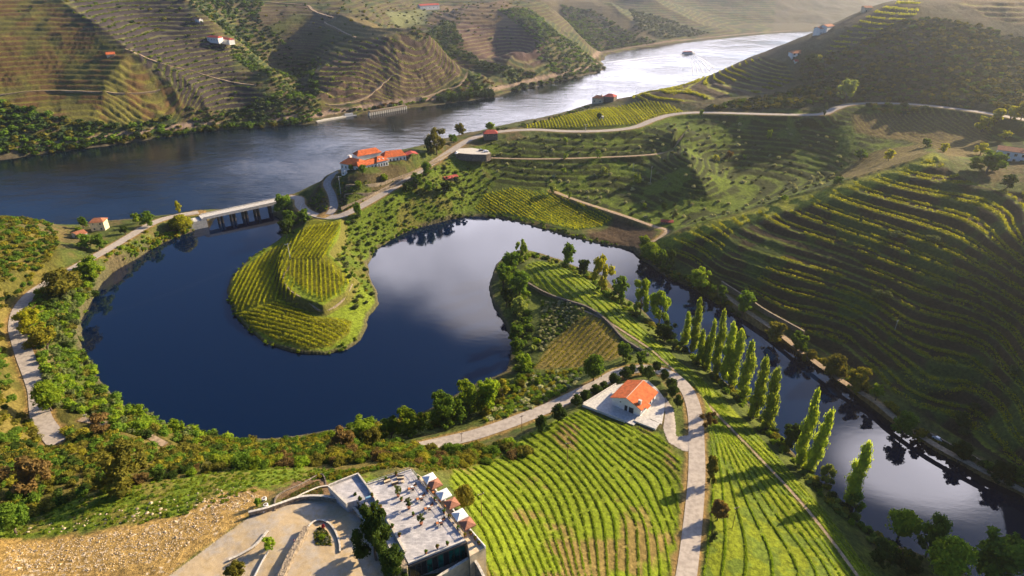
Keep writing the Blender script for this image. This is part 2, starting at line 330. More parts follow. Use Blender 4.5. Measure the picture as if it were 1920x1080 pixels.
def smooth_line(P, n=6):
    P = np.asarray(P, float); out = []
    for i in range(len(P) - 1):
        p0 = P[max(i - 1, 0)]; p1 = P[i]; p2 = P[i + 1]; p3 = P[min(i + 2, len(P) - 1)]
        for k in range(n):
            t = k / n
            out.append(.5 * ((2 * p1) + (-p0 + p2) * t + (2 * p0 - 5 * p1 + 4 * p2 - p3) * t * t + (-p0 + 3 * p1 - 3 * p2 + p3) * t ** 3))
    out.append(P[-1]); return np.array(out)
for nm, (w, l) in ROADS.items():
    P = np.array([(*at_z(u, v, z), z) for u, v, z in l]); road_lines[nm] = (w, smooth_line(P))
def line_box(P, margin):
    r = np.hypot(P[:, 0], P[:, 1]); a = np.arctan2(P[:, 0], P[:, 1])
    i0 = np.searchsorted(rad, max(R0, min(r) - margin)); i1 = np.searchsorted(rad, max(r) + margin) + 1
    da = margin / min(r); j0 = np.searchsorted(ang, min(a) - da); j1 = np.searchsorted(ang, max(a) + da) + 1
    return slice(max(0, i0 - 1), i1), slice(max(0, j0 - 1), j1)
VERGE = np.full(GX.shape, 99.0, np.float32)          # distance to a road's edge
def flatten_along(P, w, shoulder, blend):
    R = w / 2 + shoulder + blend + 3
    D = np.full(GX.shape, 1e3, np.float32); ZR = np.zeros(GX.shape, np.float32)
    for k0 in range(0, len(P) - 1, 6):
        Q = P[k0:k0 + 7]
        s = line_box(Q, R)
        d, par, _ = seg_dist(GX[s], GY[s], Q[:, :2], False)
        i = np.minimum(par.astype(int), len(Q) - 2); f = par - i
        zr = Q[i, 2] * (1 - f) + Q[i + 1, 2] * f - .08
        m = d < D[s]; D[s] = np.where(m, d, D[s]); ZR[s] = np.where(m, zr, ZR[s])
    wt = 1 - sstep(D, w / 2 + shoulder, w / 2 + shoulder + blend)
    GZ[:] = GZ * (1 - wt) + ZR * wt
    np.minimum(VERGE, D - w / 2 + (1.1 if w < 2.3 else 0), out=VERGE)
# ---- land cover: albedo, second (row) albedo, row phase, row mask
ALB = np.zeros(GX.shape + (3,), np.float32); ALB2 = np.zeros_like(ALB); PH = np.zeros(GX.shape, np.float32); VM = np.zeros(GX.shape, np.float32)
n1 = fbm(GX, GY, 14, 4, 1); n2 = fbm(GX, GY, 3.5, 3, 2); n3 = fbm(GX, GY, 90, 3, 4)
def mixc(a, b, t): return a * (1 - t[..., None]) + np.array(b, np.float32) * t[..., None]
ALB[:] = (.085, .105, .022)
ALB[:] = mixc(ALB, (.13, .10, .04), sstep(n1, .42, .62))
ALB[:] = mixc(ALB, (.05, .075, .02), sstep(n2, .5, .7) * .7)
far = sstep(GD, 420, 620)
ALB[:] = mixc(ALB, (.105, .085, .055), far * .8)
def region(uv, col=None, edge=1.0, rough=1.0, col2=None, phase=None, vm=1.0, nz=None, nzcol=None):
    P = GP(uv); sd, s = sdf_box(P); sd = sd[s] + (n2[s] - .5) * rough * 2
    w = sstep(sd, -edge, edge).astype(np.float32)
    if col is not None:
        c = np.broadcast_to(np.array(col, np.float32), ALB[s].shape)
        if nzcol is not None:
            c = mixc(c, nzcol, nz[s])
        ALB[s] = ALB[s] * (1 - w[..., None]) + c * w[..., None]
    if col2 is not None:
        k = w > .02
        a2 = ALB2[s]; a2[k] = col2; ALB2[s] = a2
        pp = PH[s]; ph = phase(GX[s], GY[s]) if callable(phase) else phase[s]
        pp[k] = ph[k]; PH[s] = pp
        VM[s] = VM[s] * (1 - w) + vm * w
    elif col is not None:
        VM[s] *= (1 - w)
    return P
def guides_phase(guides, spacing):
    """row number over the ground from guide lines that follow the rows"""
    Ls = [smooth_line(GP(g), 3) for g in guides]; val = [0.0]
    for a, b in zip(Ls[:-1], Ls[1:]):
        d = np.median([np.min(np.hypot(*(b - p).T)) for p in a]); val.append(val[-1] + d / spacing)
    P = np.vstack(Ls); z = np.concatenate([np.full(len(l), v) for l, v in zip(Ls, val)])
    c = P.mean(0); q = (P - c) / 50.0; w = tps_fit(q, z, 1e-3)
    def f(x, y):
        X = (np.asarray(x) - c[0]) / 50; Y = (np.asarray(y) - c[1]) / 50; sh = X.shape; X = X.ravel(); Y = Y.ravel(); o = np.empty(X.size)
        for i in range(0, X.size, 30000):
            d2 = (X[i:i + 30000, None] - q[:, 0]) ** 2 + (Y[i:i + 30000, None] - q[:, 1]) ** 2
            o[i:i + 30000] = (.5 * d2 * np.log(d2 + 1e-12)) @ w[:-3] + w[-3] + X[i:i + 30000] * w[-2] + Y[i:i + 30000] * w[-1]
        return o.reshape(sh)
    return f
def dir_phase(uv0, uv1, spacing):
    """straight rows parallel to the line between two picture bearings"""
    a, b = GP([uv0, uv1]); d = (b - a) / np.hypot(*(b - a)); n = np.array([-d[1], d[0]]) / spacing
    return lambda x, y: (np.asarray(x) - a[0]) * n[0] + (np.asarray(y) - a[1]) * n[1]
# broad covers (painted large to small)
HILL_A = [(0,-30),(90,0),(170,55),(250,110),(330,170),(345,200),(320,215),(230,232),(130,225),(0,190),(-120,150),(-120,-30)]
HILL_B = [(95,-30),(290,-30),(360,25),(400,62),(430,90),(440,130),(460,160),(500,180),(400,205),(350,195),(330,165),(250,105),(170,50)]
HILL_C = [(600,130),(640,100),(700,72),(790,78),(850,105),(885,125),(860,145),(790,180),(740,188),(640,195),(600,180)]
HILL_C2 = [(480,10),(570,8),(640,25),(740,55),(745,72),(600,78),(560,95),(520,110),(480,70)]
HILL_D = [(830,50),(870,40),(960,45),(1000,70),(1030,110),(1000,125),(930,118),(860,90)]
HILL_D2 = [(830,10),(910,5),(960,15),(980,45),(870,40),(800,48)]
RIDGE_V = [(1182,184),(1240,168),(1300,150),(1340,138),(1400,114),(1430,108),(1475,125),(1492,150),(1450,168),(1380,182),(1300,191),(1200,192)]
RIDGE_U = [(1545,100),(1560,75),(1600,48),(1640,22),(1700,0),(1760,-10),(1720,30),(1660,55),(1590,90)]
RIDGE_T = [(1800,8),(1830,-20),(1960,-20),(1960,55),(1900,45),(1850,35)]
SPUR = [(1232,455),(1262,444),(1300,429),(1380,406),(1480,376),(1540,361),(1600,341),(1670,321),(1720,306),(1752,292),(1800,330),(1850,350),(1960,360),(1960,925),
        (1919,880),(1830,840),(1740,785),(1640,722),(1560,672),(1500,632),(1440,590),(1350,532),(1290,500),(1250,475)]
VAL_V = [(1600,215),(1700,205),(1800,215),(1860,235),(1845,290),(1775,292),(1750,275),(1700,262),(1605,248)]
VAL_W = [(1560,330),(1640,285),(1730,270),(1745,290),(1700,308),(1600,338)]
TOP_V = [(975,240),(1020,226),(1110,206),(1190,192),(1255,196),(1288,209),(1230,222),(1190,234),(1100,240),(1000,241)]
LOW_V = [(885,395),(910,362),(960,352),(1040,365),(1110,385),(1155,402),(1130,425),(1080,432),(1020,418),(960,404)]
TERR = []
ph_h = BASE + (fbm(GX, GY, 60, 2, 9) - .5) * .9 + BIG * sstep(-WD, 5, 60)
def terrace_zone(uv, step, tread, amp=1.0, edge=3.0):
    P = GP(uv); sd, s = sdf_box(P); w = sstep(sd[s], 0, edge)
    p = ph_h[s] / step; fr = p - np.floor(p)
    g = np.where(fr < tread, fr / tread * .18, .18 + (fr - tread) / (1 - tread) * .82)
    g = np.where(fr < tread, g, .18 + .82 * sstep((fr - tread) / (1 - tread), 0, 1))
    w = w * (.35 + .65 * sstep(fbm(GX[s], GY[s], 26, 2, 55), .36, .52)); GZ[s] = GZ[s] + ((np.floor(p) + g) - p) * step * w * amp
    TERR.append((P, step)); return s
GREEN = (.115, .155, .02); YG = (.17, .185, .022); SOIL = (.115, .078, .045)
FARB = [(-400,-60),(1450,-60),(1450,60),(1140,125),(930,180),(590,228),(280,258),(-400,330)]
region(FARB, (.085,.066,.036), 4, 3, col2=(.15,.145,.035), phase=ph_h / 3.2, vm=.9, nz=sstep(n1, .45, .6), nzcol=(.04,.058,.02))
region(HILL_A, (.135,.082,.034), 4, 4, col2=(.19,.18,.03), phase=ph_h / 3.2, vm=.9, nz=sstep(n1, .45, .62), nzcol=(.13,.12,.035))
region(HILL_B, (.045,.036,.036), 3, 2, col2=(.16,.16,.05), phase=ph_h / 3.2, vm=1)  # the shade lying on this hill is put into its darker ground colour
region(HILL_C, (.09,.06,.044), 3, 2, col2=(.20,.18,.055), phase=ph_h / 3.2, vm=1)
region(HILL_C2, (.10,.072,.045), 3, 2, col2=(.15,.14,.045), phase=ph_h / 2.2, vm=.8, nz=sstep(n3, .45, .55), nzcol=(.10,.12,.03))
region([(610,45),(690,38),(740,58),(750,70),(700,72),(640,60)], (.19,.15,.06), 3, 2)
region(HILL_D, (.095,.06,.05), 3, 2, col2=(.19,.16,.07), phase=ph_h / 3.2, vm=1)
region(HILL_D2, (.16,.11,.06), 3, 2, col2=(.2,.16,.07), phase=ph_h / 3.2, vm=.8)
region([(720,22),(800,20),(800,45),(740,45)], (.16,.17,.07), 3, 2)
hz = [(1000,-20),(1100,0),(1170,35),(1235,75),(1180,80),(1100,60),(1040,30)]
region(hz, (.13,.105,.055), 5, 4, col2=(.14,.13,.06), phase=ph_h / 4, vm=.5)
# right side
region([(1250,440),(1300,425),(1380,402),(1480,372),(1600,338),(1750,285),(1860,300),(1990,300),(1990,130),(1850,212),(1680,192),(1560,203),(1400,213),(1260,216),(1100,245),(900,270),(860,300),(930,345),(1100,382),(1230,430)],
       (.036,.046,.010), 2, 3, col2=(.11,.15,.016), phase=ph_h / 2.0, vm=.95, nz=sstep(n1, .5, .62), nzcol=(.10,.14,.014))  # deep shadow and sunlit patches of the slope are painted into the albedo
region([(1190,195),(1300,193),(1480,152),(1500,100),(1600,90),(1700,20),(1780,30),(1850,55),(1990,70),(1990,230),(1850,208),(1680,188),(1560,198),(1400,209),(1260,212)],
       (.10,.082,.035), 2, 4, nz=sstep(n1, .45, .6), nzcol=(.055,.06,.02))
region(TOP_V, YG, 1.5, 1, col2=(.07,.08,.015), phase=dir_phase((1150,205),(1180,237),2.2), vm=.8)
region(RIDGE_V, (.075,.055,.03), 2, 1, col2=(.26,.27,.04), phase=ph_h / 2.1, vm=1.0)
region(RIDGE_U, (.09,.07,.035), 2, 1, col2=(.24,.23,.045), phase=ph_h / 3.0, vm=.9)
region(RIDGE_T, (.13,.09,.045), 2, 1, col2=(.2,.19,.05), phase=ph_h / 3.0, vm=.8)
region(VAL_V, (.12,.085,.03), 2, 1, col2=(.17,.15,.03), phase=dir_phase((1650,215),(1790,285),2.4), vm=.9)
region(VAL_W, (.12,.09,.035), 2, 1, col2=(.2,.17,.03), phase=dir_phase((1580,330),(1640,290),2.2), vm=.9)
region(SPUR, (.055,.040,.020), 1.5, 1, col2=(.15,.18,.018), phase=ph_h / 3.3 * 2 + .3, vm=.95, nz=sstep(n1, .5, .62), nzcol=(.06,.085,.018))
region([(1225,458),(1262,440),(1300,425),(1380,402),(1480,372),(1540,357),(1600,337),(1670,316),(1720,300),(1750,286),(1775,300),(1740,312),(1690,330),(1620,352),(1550,375),(1480,393),(1400,418),(1320,440),(1260,460)], (.24,.25,.03), 2, 1.5)  # sunlit edge of the spur crest, painted as a brighter grass band
region(LOW_V, (.05,.095,.015), 1.5, 1, col2=(.15,.2,.02), phase=dir_phase((960,365),(1060,425),1.9), vm=.8)
region([(1155,405),(1230,435),(1225,455),(1190,470),(1130,455),(1100,440),(1140,428)], (.075,.05,.028), 2, 1)
# near middle
region([(560,385),(600,345),(640,325),(790,300),(845,283),(800,318),(740,352),(690,378),(650,400),(600,408)], (.085,.068,.032), 1.5, 2, nz=sstep(n1, .48, .6), nzcol=(.08,.10,.02))
region([(640,405),(700,378),(850,290),(900,300),(930,345),(890,395),(790,420),(700,470),(690,500),(712,570),(640,600),(655,550),(640,500),(612,485),(630,440)], (.095,.135,.014), 2, 2, nz=sstep(n1, .56, .68) * .6, nzcol=(.15,.12,.035))
P1LOW = [(430,548),(445,512),(500,474),(545,448),(578,428),(565,455),(540,487),(532,510),(540,545),(565,572),(600,594),(660,603),(655,625),(620,650),(575,655),(520,640),(470,610),(440,585)]
P1A = [(577,424),(640,420),(628,450),(612,486),(560,488),(542,486),(562,450)]
P1B = [(535,493),(548,488),(612,488),(657,532),(640,552),(607,568),(560,543),(534,518)]
region([(425,560),(440,500),(530,440),(600,410),(650,420),(640,500),(715,575),(690,600),(675,640),(610,668),(500,648),(440,600)], (.16,.21,.018), 1.5, 1)
ph1 = guides_phase([[(432,548),(455,595),(520,640)],[(480,500),(505,560),(560,610)]], 2.3)
ph_low = dir_phase((470,610),(535,455),2.3)
ph_lowb = dir_phase((470,585),(640,640),2.0)
region(P1LOW, (.19,.19,.018), .8, .5, col2=(.17,.215,.02), phase=ph_low, vm=.7)
P1LB = [(445,590),(475,580),(520,565),(565,578),(600,598),(660,603),(655,625),(620,650),(575,655),(520,640),(470,612)]
region(P1LB, (.165,.155,.018), .8, .5, col2=(.16,.205,.02), phase=ph_lowb, vm=.7)
P1BANK = [(527,515),(531,485),(560,455),(575,425),(640,416),(640,440),(632,465),(618,487),(662,530),(648,560),(607,585),(556,568),(533,545)]
region(P1A, (.21,.21,.018), .8, .5, col2=(.18,.22,.02), phase=dir_phase((550,485),(600,422),2.0), vm=.6)
ph_b = dir_phase((590,490),(592,560),1.9)
region(P1B, (.19,.185,.018), .8, .5, col2=(.2,.23,.02), phase=ph_b, vm=.8)
# second spit
FR = [(985,498),(1010,490),(1060,500),(1120,540),(1180,590),(1230,640),(1290,690),(1350,740),(1400,790),(1450,850),(1500,905),(1560,975),(1600,1030),(1660,1100),(1700,1160),(1310,1160),(1330,1000),(1334,900),(1330,800),(1310,735),(1275,703),(1245,685),(1210,655),(1160,615),(1130,592),(1080,572),(1030,555),(990,520)]
region([(930,510),(985,490),(1060,490),(1330,680),(1560,940),(1700,1100),(1500,1160),(1330,1160),(1330,760),(1240,690),(1120,720),(900,800),(700,825),(560,815),(700,790),(860,740),(960,700)], (.10,.125,.022), 2, 2, nz=sstep(n1, .48, .6), nzcol=(.055,.075,.018))
phR = guides_phase([[(1290,715),(1330,800),(1345,900),(1345,1000),(1335,1090)],[(1150,605),(1235,665),(1320,750),(1420,850),(1500,935),(1570,1025),(1620,1095)],[(1060,500),(1180,590),(1290,690),(1400,790),(1500,905),(1600,1030),(1640,1090)]], 2.3)
region(FR, (.165,.20,.013), 1.0, 1.2, col2=(.10,.14,.012), phase=phR, vm=.5, nz=sstep(n2, .45, .62), nzcol=(.115,.16,.02))
LV = [(1000,692),(1035,640),(1075,605),(1112,588),(1150,622),(1165,650),(1172,668),(1110,684),(1060,690)]
phL = dir_phase((1020,690),(1115,595),2.4)
region(LV, (.22,.17,.045), 1, 1, col2=(.10,.085,.025), phase=phL, vm=.7)
# foreground
region([(-300,560),(0,430),(110,440),(120,520),(60,560),(60,700),(200,760),(440,830),(700,830),(880,840),(960,830),(860,900),(560,895),(0,960),(-300,1000)], (.09,.085,.018), 3, 3, nz=sstep(n1, .45, .6), nzcol=(.15,.12,.03))
region([(0,975),(100,940),(250,915),(400,885),(560,875),(680,885),(720,905),(600,905),(520,915),(440,945),(380,965),(300,985),(150,1000),(0,1015),(-200,1040),(-200,990)], (.12,.17,.014), 1.5, 2.5, nz=sstep(n2, .5, .65), nzcol=(.16,.15,.03))
FL = [(845,905),(850,880),(900,872),(950,850),(985,815),(1040,790),(1090,768),(1150,790),(1215,806),(1245,820),(1262,845),(1278,860),(1276,940),(1266,1020),(1250,1110),(1240,1170),(920,1170),(915,1060),(880,960)]
phF = guides_phase([[(1085,775),(1180,845),(1240,890),(1262,950)],[(1040,800),(1110,870),(1180,960),(1192,1010),(1195,1090)],[(985,830),(1060,890),(1100,960),(1120,1090)],[(900,870),(985,950),(1045,1090)],[(855,905),(915,980),(965,1090)]], 2.5)
region(FL, (.15,.195,.012), 1.0, 1.2, col2=(.09,.135,.012), phase=phF, vm=.5, nz=sstep(n1, .52, .62), nzcol=(.19,.14,.045))
DIRT = [(-200,1060),(0,1010),(120,1003),(250,985),(350,960),(420,925),(480,912),(510,925),(485,950),(470,968),(400,1018),(310,1085),(200,1200),(-200,1200)]
stone = sstep(vnoise(GX, GY, .55, 31), .72, .85) * sstep(n2, .35, .6)
region(DIRT, (.36,.235,.075), .8, 1.5, nz=sstep(n1, .5, .65) * .6, nzcol=(.2,.13,.05))
sdD, sD = sdf_box(GP(DIRT))
ALB[sD] = mixc(ALB[sD], (.62,.5,.34), (stone[sD] * sstep(sdD[sD], 0, 2)).astype(np.float32))
YARD = [(310,1085),(400,1018),(470,968),(500,955),(525,942),(600,935),(650,948),(690,985),(715,1030),(720,1090),(690,1200),(200,1200)]
region(YARD, (.50,.41,.25), .25, .2, nz=sstep(n1, .45, .65) * .6, nzcol=(.42,.31,.16))
region([(520,935),(555,900),(605,893),(625,925),(600,933),(560,935)], (.17,.11,.06), .4, .3)
# far shore railway bed and pale stony beaches, wet bank lines
d = -WD
fs = (GY > 380) & (sdf(np.vstack([z0(FAR_SHORE), [(461,3000),(-1500,3000),(-1500,464)]]), GX[::8, ::8], GY[::8, ::8]).repeat(8, 0).repeat(8, 1)[:NR, :NA] > -30)
rb = (sstep(d, 9, 11) * (1 - sstep(d, 14, 16)) * fs).astype(np.float32)
ALB[:] = mixc(ALB, (.26,.19,.14), rb); VM *= (1 - rb)
bk = ((1 - sstep(d, 0.6, 2.0)) * (d > -3)).astype(np.float32)
ALB[:] = mixc(ALB, (.10,.085,.05), bk * .8)
# terraces
terrace_zone([(-400,-60),(1400,-60),(1400,55),(1140,118),(930,172),(590,220),(280,250),(-400,320)], 3.2, .6, .55, 8)
terrace_zone(HILL_A, 3.2, .6, .35, 6); terrace_zone(HILL_B, 3.2, .6, .45, 5); terrace_zone(HILL_C, 3.2, .6, .45, 5)
terrace_zone(HILL_D, 3.2, .6, .45, 5); terrace_zone(RIDGE_V, 2.1, .6, 1, 2); terrace_zone(RIDGE_U, 3, .6, 1, 3); terrace_zone(RIDGE_T, 3, .6, 1, 3)
terrace_zone(SPUR, 3.3, .62, 1.0, 3)
OLV = [(900,270),(1000,250),(1200,245),(1290,225),(1400,222),(1540,225),(1590,260),(1590,330),(1480,368),(1380,400),(1300,425),(1235,425),(1100,375),(930,340),(860,300)]
terrace_zone(OLV, 2.0, .6, .55, 4)
ALL_TERR = None
site = [(1083,766),(1160,713),(1215,703),(1250,735),(1266,770),(1252,806),(1205,808)]; Ps = np.array([at_z(u, v, 13.4) for u, v in site]); sd_, s_ = sdf_box(Ps)
w_ = sstep(sd_[s_], -2.5, 0); GZ[s_] = GZ[s_] * (1 - w_) + 13.2 * w_
# plateau blocks held up by banks and walls
def plateau(uv, h, w=2.5):
    P = GP(uv, BASE); sd, s = sdf_box(P); GZ[s] = GZ[s] + h * sstep(sd[s], -w, 0.5); return P
plateau(P1BANK, 3.3, 3.2)
bankd = sdf_box(GP(P1BANK, BASE)); 
b_, s_ = bankd; wb = (sstep(b_[s_], -3.6, -2.8) * (1 - sstep(b_[s_], -.3, .3))).astype(np.float32)
ALB[s_] = mixc(ALB[s_], (.12,.10,.03), wb * .8); VM[s_] *= (1 - wb)
for nm, (w, P) in road_lines.items():
    small = w < 3
    flatten_along(P, w, .3 if small else .9, 2.0 if small else 5.0)
vg = VERGE
wv = (1 - sstep(vg + (n2 - .5) * 1.6, .2, 1.7)).astype(np.float32)
ALB[:] = mixc(ALB, (.30,.19,.07), wv * .85); VM *= (1 - wv)
GZ += (fbm(GX, GY, 2.2, 3, 21) - .5) * .35 * sstep(VERGE, .3, 2) * sstep(-WD, .3, 2) * np.clip(GD / 200, .5, 2.5)
GZ = np.where(WD > 0, np.minimum(GZ, -.15), GZ)
# ---------------------------------------------------------------- materials
def new_mat(name):
    m = bpy.data.materials.new(name); m.use_nodes = True; m.node_tree.nodes.clear(); return m, m.node_tree
def finish(m, t, shader):
    o = t.nodes.new('ShaderNodeOutputMaterial'); t.links.new(shader, o.inputs[0]); return m
def PRIN(t, col, rough=.8, bump=None, **kw):
    p = t.nodes.new('ShaderNodeBsdfPrincipled')
    if isinstance(col, tuple): p.inputs['Base Color'].default_value = (*col, 1)
    else: t.links.new(col, p.inputs['Base Color'])
    if isinstance(rough, (int, float)): p.inputs['Roughness'].default_value = rough
    else: t.links.new(rough, p.inputs['Roughness'])
    p.inputs['Specular IOR Level'].default_value = kw.get('spec', .3)
    if bump is not None: t.links.new(bump, p.inputs['Normal'])
    return p
def BUMP(t, h, strength, dist):
    b = t.nodes.new('ShaderNodeBump'); b.inputs['Strength'].default_value = strength; b.inputs['Distance'].default_value = dist
    t.links.new(h, b.inputs['Height']); return b.outputs[0]
def ground_mat():
    m, t = new_mat('ground'); 
    def at(n):
        a = t.nodes.new('ShaderNodeAttribute'); a.attribute_name = n; return a
    a1, a2, ph, vm = at('alb'), at('alb2'), at('ph'), at('vm')
    geo = t.nodes.new('ShaderNodeNewGeometry'); P = geo.outputs['Position']
    nf = NOISE(t, P, .9, 5, .65); nm = NOISE(t, P, .16, 4, .6); ns = NOISE(t, P, 3.5, 3, .7)
    wob = MATH(t, 'MULTIPLY', MATH(t, 'SUBTRACT', nf.outputs[0], .5), .55)
    p = MATH(t, 'FRACT', MATH(t, 'ADD', ph.outputs['Fac'], wob))
    tri = MATH(t, 'ABSOLUTE', MATH(t, 'SUBTRACT', p, .5))
    st = MRANGE(t, tri, .24, .08)
    br = MRANGE(t, nm.outputs[0], .35, .6, .45, 1.0)
    f = MATH(t, 'MULTIPLY', MATH(t, 'MULTIPLY', st, vm.outputs['Fac']), br)
    c = MIXC(t, f, a1.outputs['Color'], a2.outputs['Color'])
    v = MATH(t, 'MULTIPLY', MRANGE(t, nf.outputs[0], .3, .72, .62, 1.42), MRANGE(t, ns.outputs[0], .3, .7, .75, 1.25))
    sc = N(t, 'ShaderNodeVectorMath', operation='SCALE'); t.links.new(c, sc.inputs[0]); t.links.new(v, sc.inputs['Scale'])
    hgt = MATH(t, 'ADD', MATH(t, 'MULTIPLY', nf.outputs[0], 1.0), MATH(t, 'MULTIPLY', ns.outputs[0], .35))
    pr = PRIN(t, sc.outputs[0], .95, BUMP(t, hgt, .8, .5), spec=.1)
    return finish(m, t, pr.outputs[0])
def water_mat(name, body, rough, bump, scale, stretch):
    m, t = new_mat(name)
    geo = t.nodes.new('ShaderNodeNewGeometry'); P = geo.outputs['Position']
    mp = N(t, 'ShaderNodeMapping'); t.links.new(P, mp.inputs[0]); mp.inputs['Scale'].default_value = stretch; mp.inputs['Rotation'].default_value = (0, 0, .5)
    a = NOISE(t, mp.outputs[0], scale, 3, .6); b = NOISE(t, mp.outputs[0], scale * .22, 2, .5); c = NOISE(t, P, .012, 3, .5)
    h = MATH(t, 'ADD', a.outputs[0], MATH(t, 'MULTIPLY', b.outputs[0], 2.0))
    h = MATH(t, 'MULTIPLY', h, MRANGE(t, c.outputs[0], .38, .62, .35, 1.25))
    nrm = BUMP(t, h, 1.0, bump)
    p = PRIN(t, body, rough, nrm, spec=.5); p.inputs['IOR'].default_value = 1.48
    return finish(m, t, p.outputs[0])
def foliage_mat(name, c1, c2, trans=.45, varobj=.25):
    m, t = new_mat(name)
    geo = t.nodes.new('ShaderNodeNewGeometry'); oi = t.nodes.new('ShaderNodeObjectInfo')
    nz = NOISE(t, geo.outputs['Position'], .45, 3, .6)
    f = MATH(t, 'ADD', MATH(t, 'MULTIPLY', geo.outputs['Random Per Island'], .55), MATH(t, 'MULTIPLY', MRANGE(t, nz.outputs[0], .35, .65), .45))
    c = MIXC(t, f, c1, c2)
    g = MATH(t, 'ADD', 1 - varobj, MATH(t, 'MULTIPLY', oi.outputs['Random'], 2 * varobj))
    sc = N(t, 'ShaderNodeVectorMath', operation='SCALE'); t.links.new(c, sc.inputs[0]); t.links.new(g, sc.inputs['Scale'])
    d = t.nodes.new('ShaderNodeBsdfDiffuse'); t.links.new(sc.outputs[0], d.inputs[0])
    tr = t.nodes.new('ShaderNodeBsdfTranslucent')
    tc_ = MIXC(t, 1.0, sc.outputs[0], (1.25, 1.15, .55), 'MULTIPLY'); t.links.new(tc_, tr.inputs[0])
    mx = t.nodes.new('ShaderNodeMixShader'); mx.inputs[0].default_value = trans
    t.links.new(d.outputs[0], mx.inputs[1]); t.links.new(tr.outputs[0], mx.inputs[2])
    return finish(m, t, mx.outputs[0])
def plain_mat(name, col, rough=.8, var=.2, scale=1.5, bump=.0, spec=.3, metallic=0, col2=None):
    m, t = new_mat(name); geo = t.nodes.new('ShaderNodeNewGeometry'); nz = NOISE(t, geo.outputs['Position'], scale, 4, .6)
    if col2 is None: col2 = tuple(c * (1 - 2 * var) for c in col)
    c = MIXC(t, MRANGE(t, nz.outputs[0], .35, .68), tuple(min(1, x * (1 + var * .5)) for x in col), col2)
    p = PRIN(t, c, rough, BUMP(t, nz.outputs[0], .5, bump) if bump else None, spec=spec); p.inputs['Metallic'].default_value = metallic
    return finish(m, t, p.outputs[0])
M = {}
M['ground'] = ground_mat()
M['lagoon'] = water_mat('lagoon_water', (.0005, .007, .028), .02, .005, .8, (1, 2.5, 1))
M['river'] = water_mat('river_water', (.002, .007, .014), .05, .22, .35, (.6, 1.6, 1))
M['road'] = plain_mat('road_surface', (.40, .35, .30), .9, .12, .8, .02)
M['track'] = plain_mat('track_dirt', (.38, .28, .18), .95, .2, 1.0, .05)
# ---------------------------------------------------------------- mesh helpers
def mesh_np(name, V, Fq, mat, smooth=False, parent=None, quads=True):
    V = np.asarray(V, np.float32); Fq = np.asarray(Fq, np.int32)
    me = bpy.data.meshes.new(name); k = Fq.shape[1]
    me.vertices.add(len(V)); me.vertices.foreach_set('co', V.ravel())
    me.loops.add(Fq.size); me.loops.foreach_set('vertex_index', Fq.ravel())
    me.polygons.add(len(Fq)); me.polygons.foreach_set('loop_start', np.arange(0, Fq.size, k, dtype=np.int32))
    me.polygons.foreach_set('loop_total', np.full(len(Fq), k, np.int32))
    if smooth: me.polygons.foreach_set('use_smooth', np.ones(len(Fq), bool))
    me.update(calc_edges=True)
    if mat: me.materials.append(mat)
    o = bpy.data.objects.new(name, me); COL.objects.link(o)
    if parent: o.parent = parent
    return o
def tag(o, label=None, cat=None, group=None, kind=None):
    if label: o['label'] = label
    if cat: o['category'] = cat
    if group: o['group'] = group
    if kind: o['kind'] = kind
    return o
def structure(o, label, cat='ground'):
    return tag(o, label, cat, None, 'structure')
idx = np.arange(NR * NA, dtype=np.int32).reshape(NR, NA)
Fq = np.stack([idx[:-1, :-1], idx[1:, :-1], idx[1:, 1:], idx[:-1, 1:]], -1).reshape(-1, 4)[:, ::-1]
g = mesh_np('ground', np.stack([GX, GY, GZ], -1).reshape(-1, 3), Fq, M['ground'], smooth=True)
structure(g, 'hilly ground with grassy banks, vineyard soil and terraced valley sides')
for nm, arr in (('alb', ALB), ('alb2', ALB2)):
    a = g.data.attributes.new(nm, 'FLOAT_COLOR', 'POINT'); a.data.foreach_set('color', np.concatenate([arr.reshape(-1, 3), np.ones((NR * NA, 1), np.float32)], 1).ravel())
for nm, arr in (('ph', PH), ('vm', VM)):
    a = g.data.attributes.new(nm, 'FLOAT', 'POINT'); a.data.foreach_set('value', arr.ravel().astype(np.float32))
# water: one sheet per body, a little larger than its shore
def ngon(name, P, z, mat):
    import bmesh
    bm = bmesh.new(); f = bm.faces.new([bm.verts.new((x, y, z)) for x, y in P]); f.normal_update()
    if f.normal.z < 0: f.normal_flip()
    bmesh.ops.triangulate(bm, faces=[f]); me = bpy.data.meshes.new(name); bm.to_mesh(me); bm.free(); me.materials.append(mat)
    o = bpy.data.objects.new(name, me); COL.objects.link(o); return o
def rect(name, x0, x1, y0, y1, z, mat): return ngon(name, [(x0, y0), (x1, y0), (x1, y1), (x0, y1)], z, mat)
BRL = at_z(360, 404, 0), at_z(565, 371, 0)
bx0, by0 = BRL[0]; bx1, by1 = BRL[1]; sl = (by1 - by0) / (bx1 - bx0)
yl = lambda x: by0 + sl * (x - bx0)
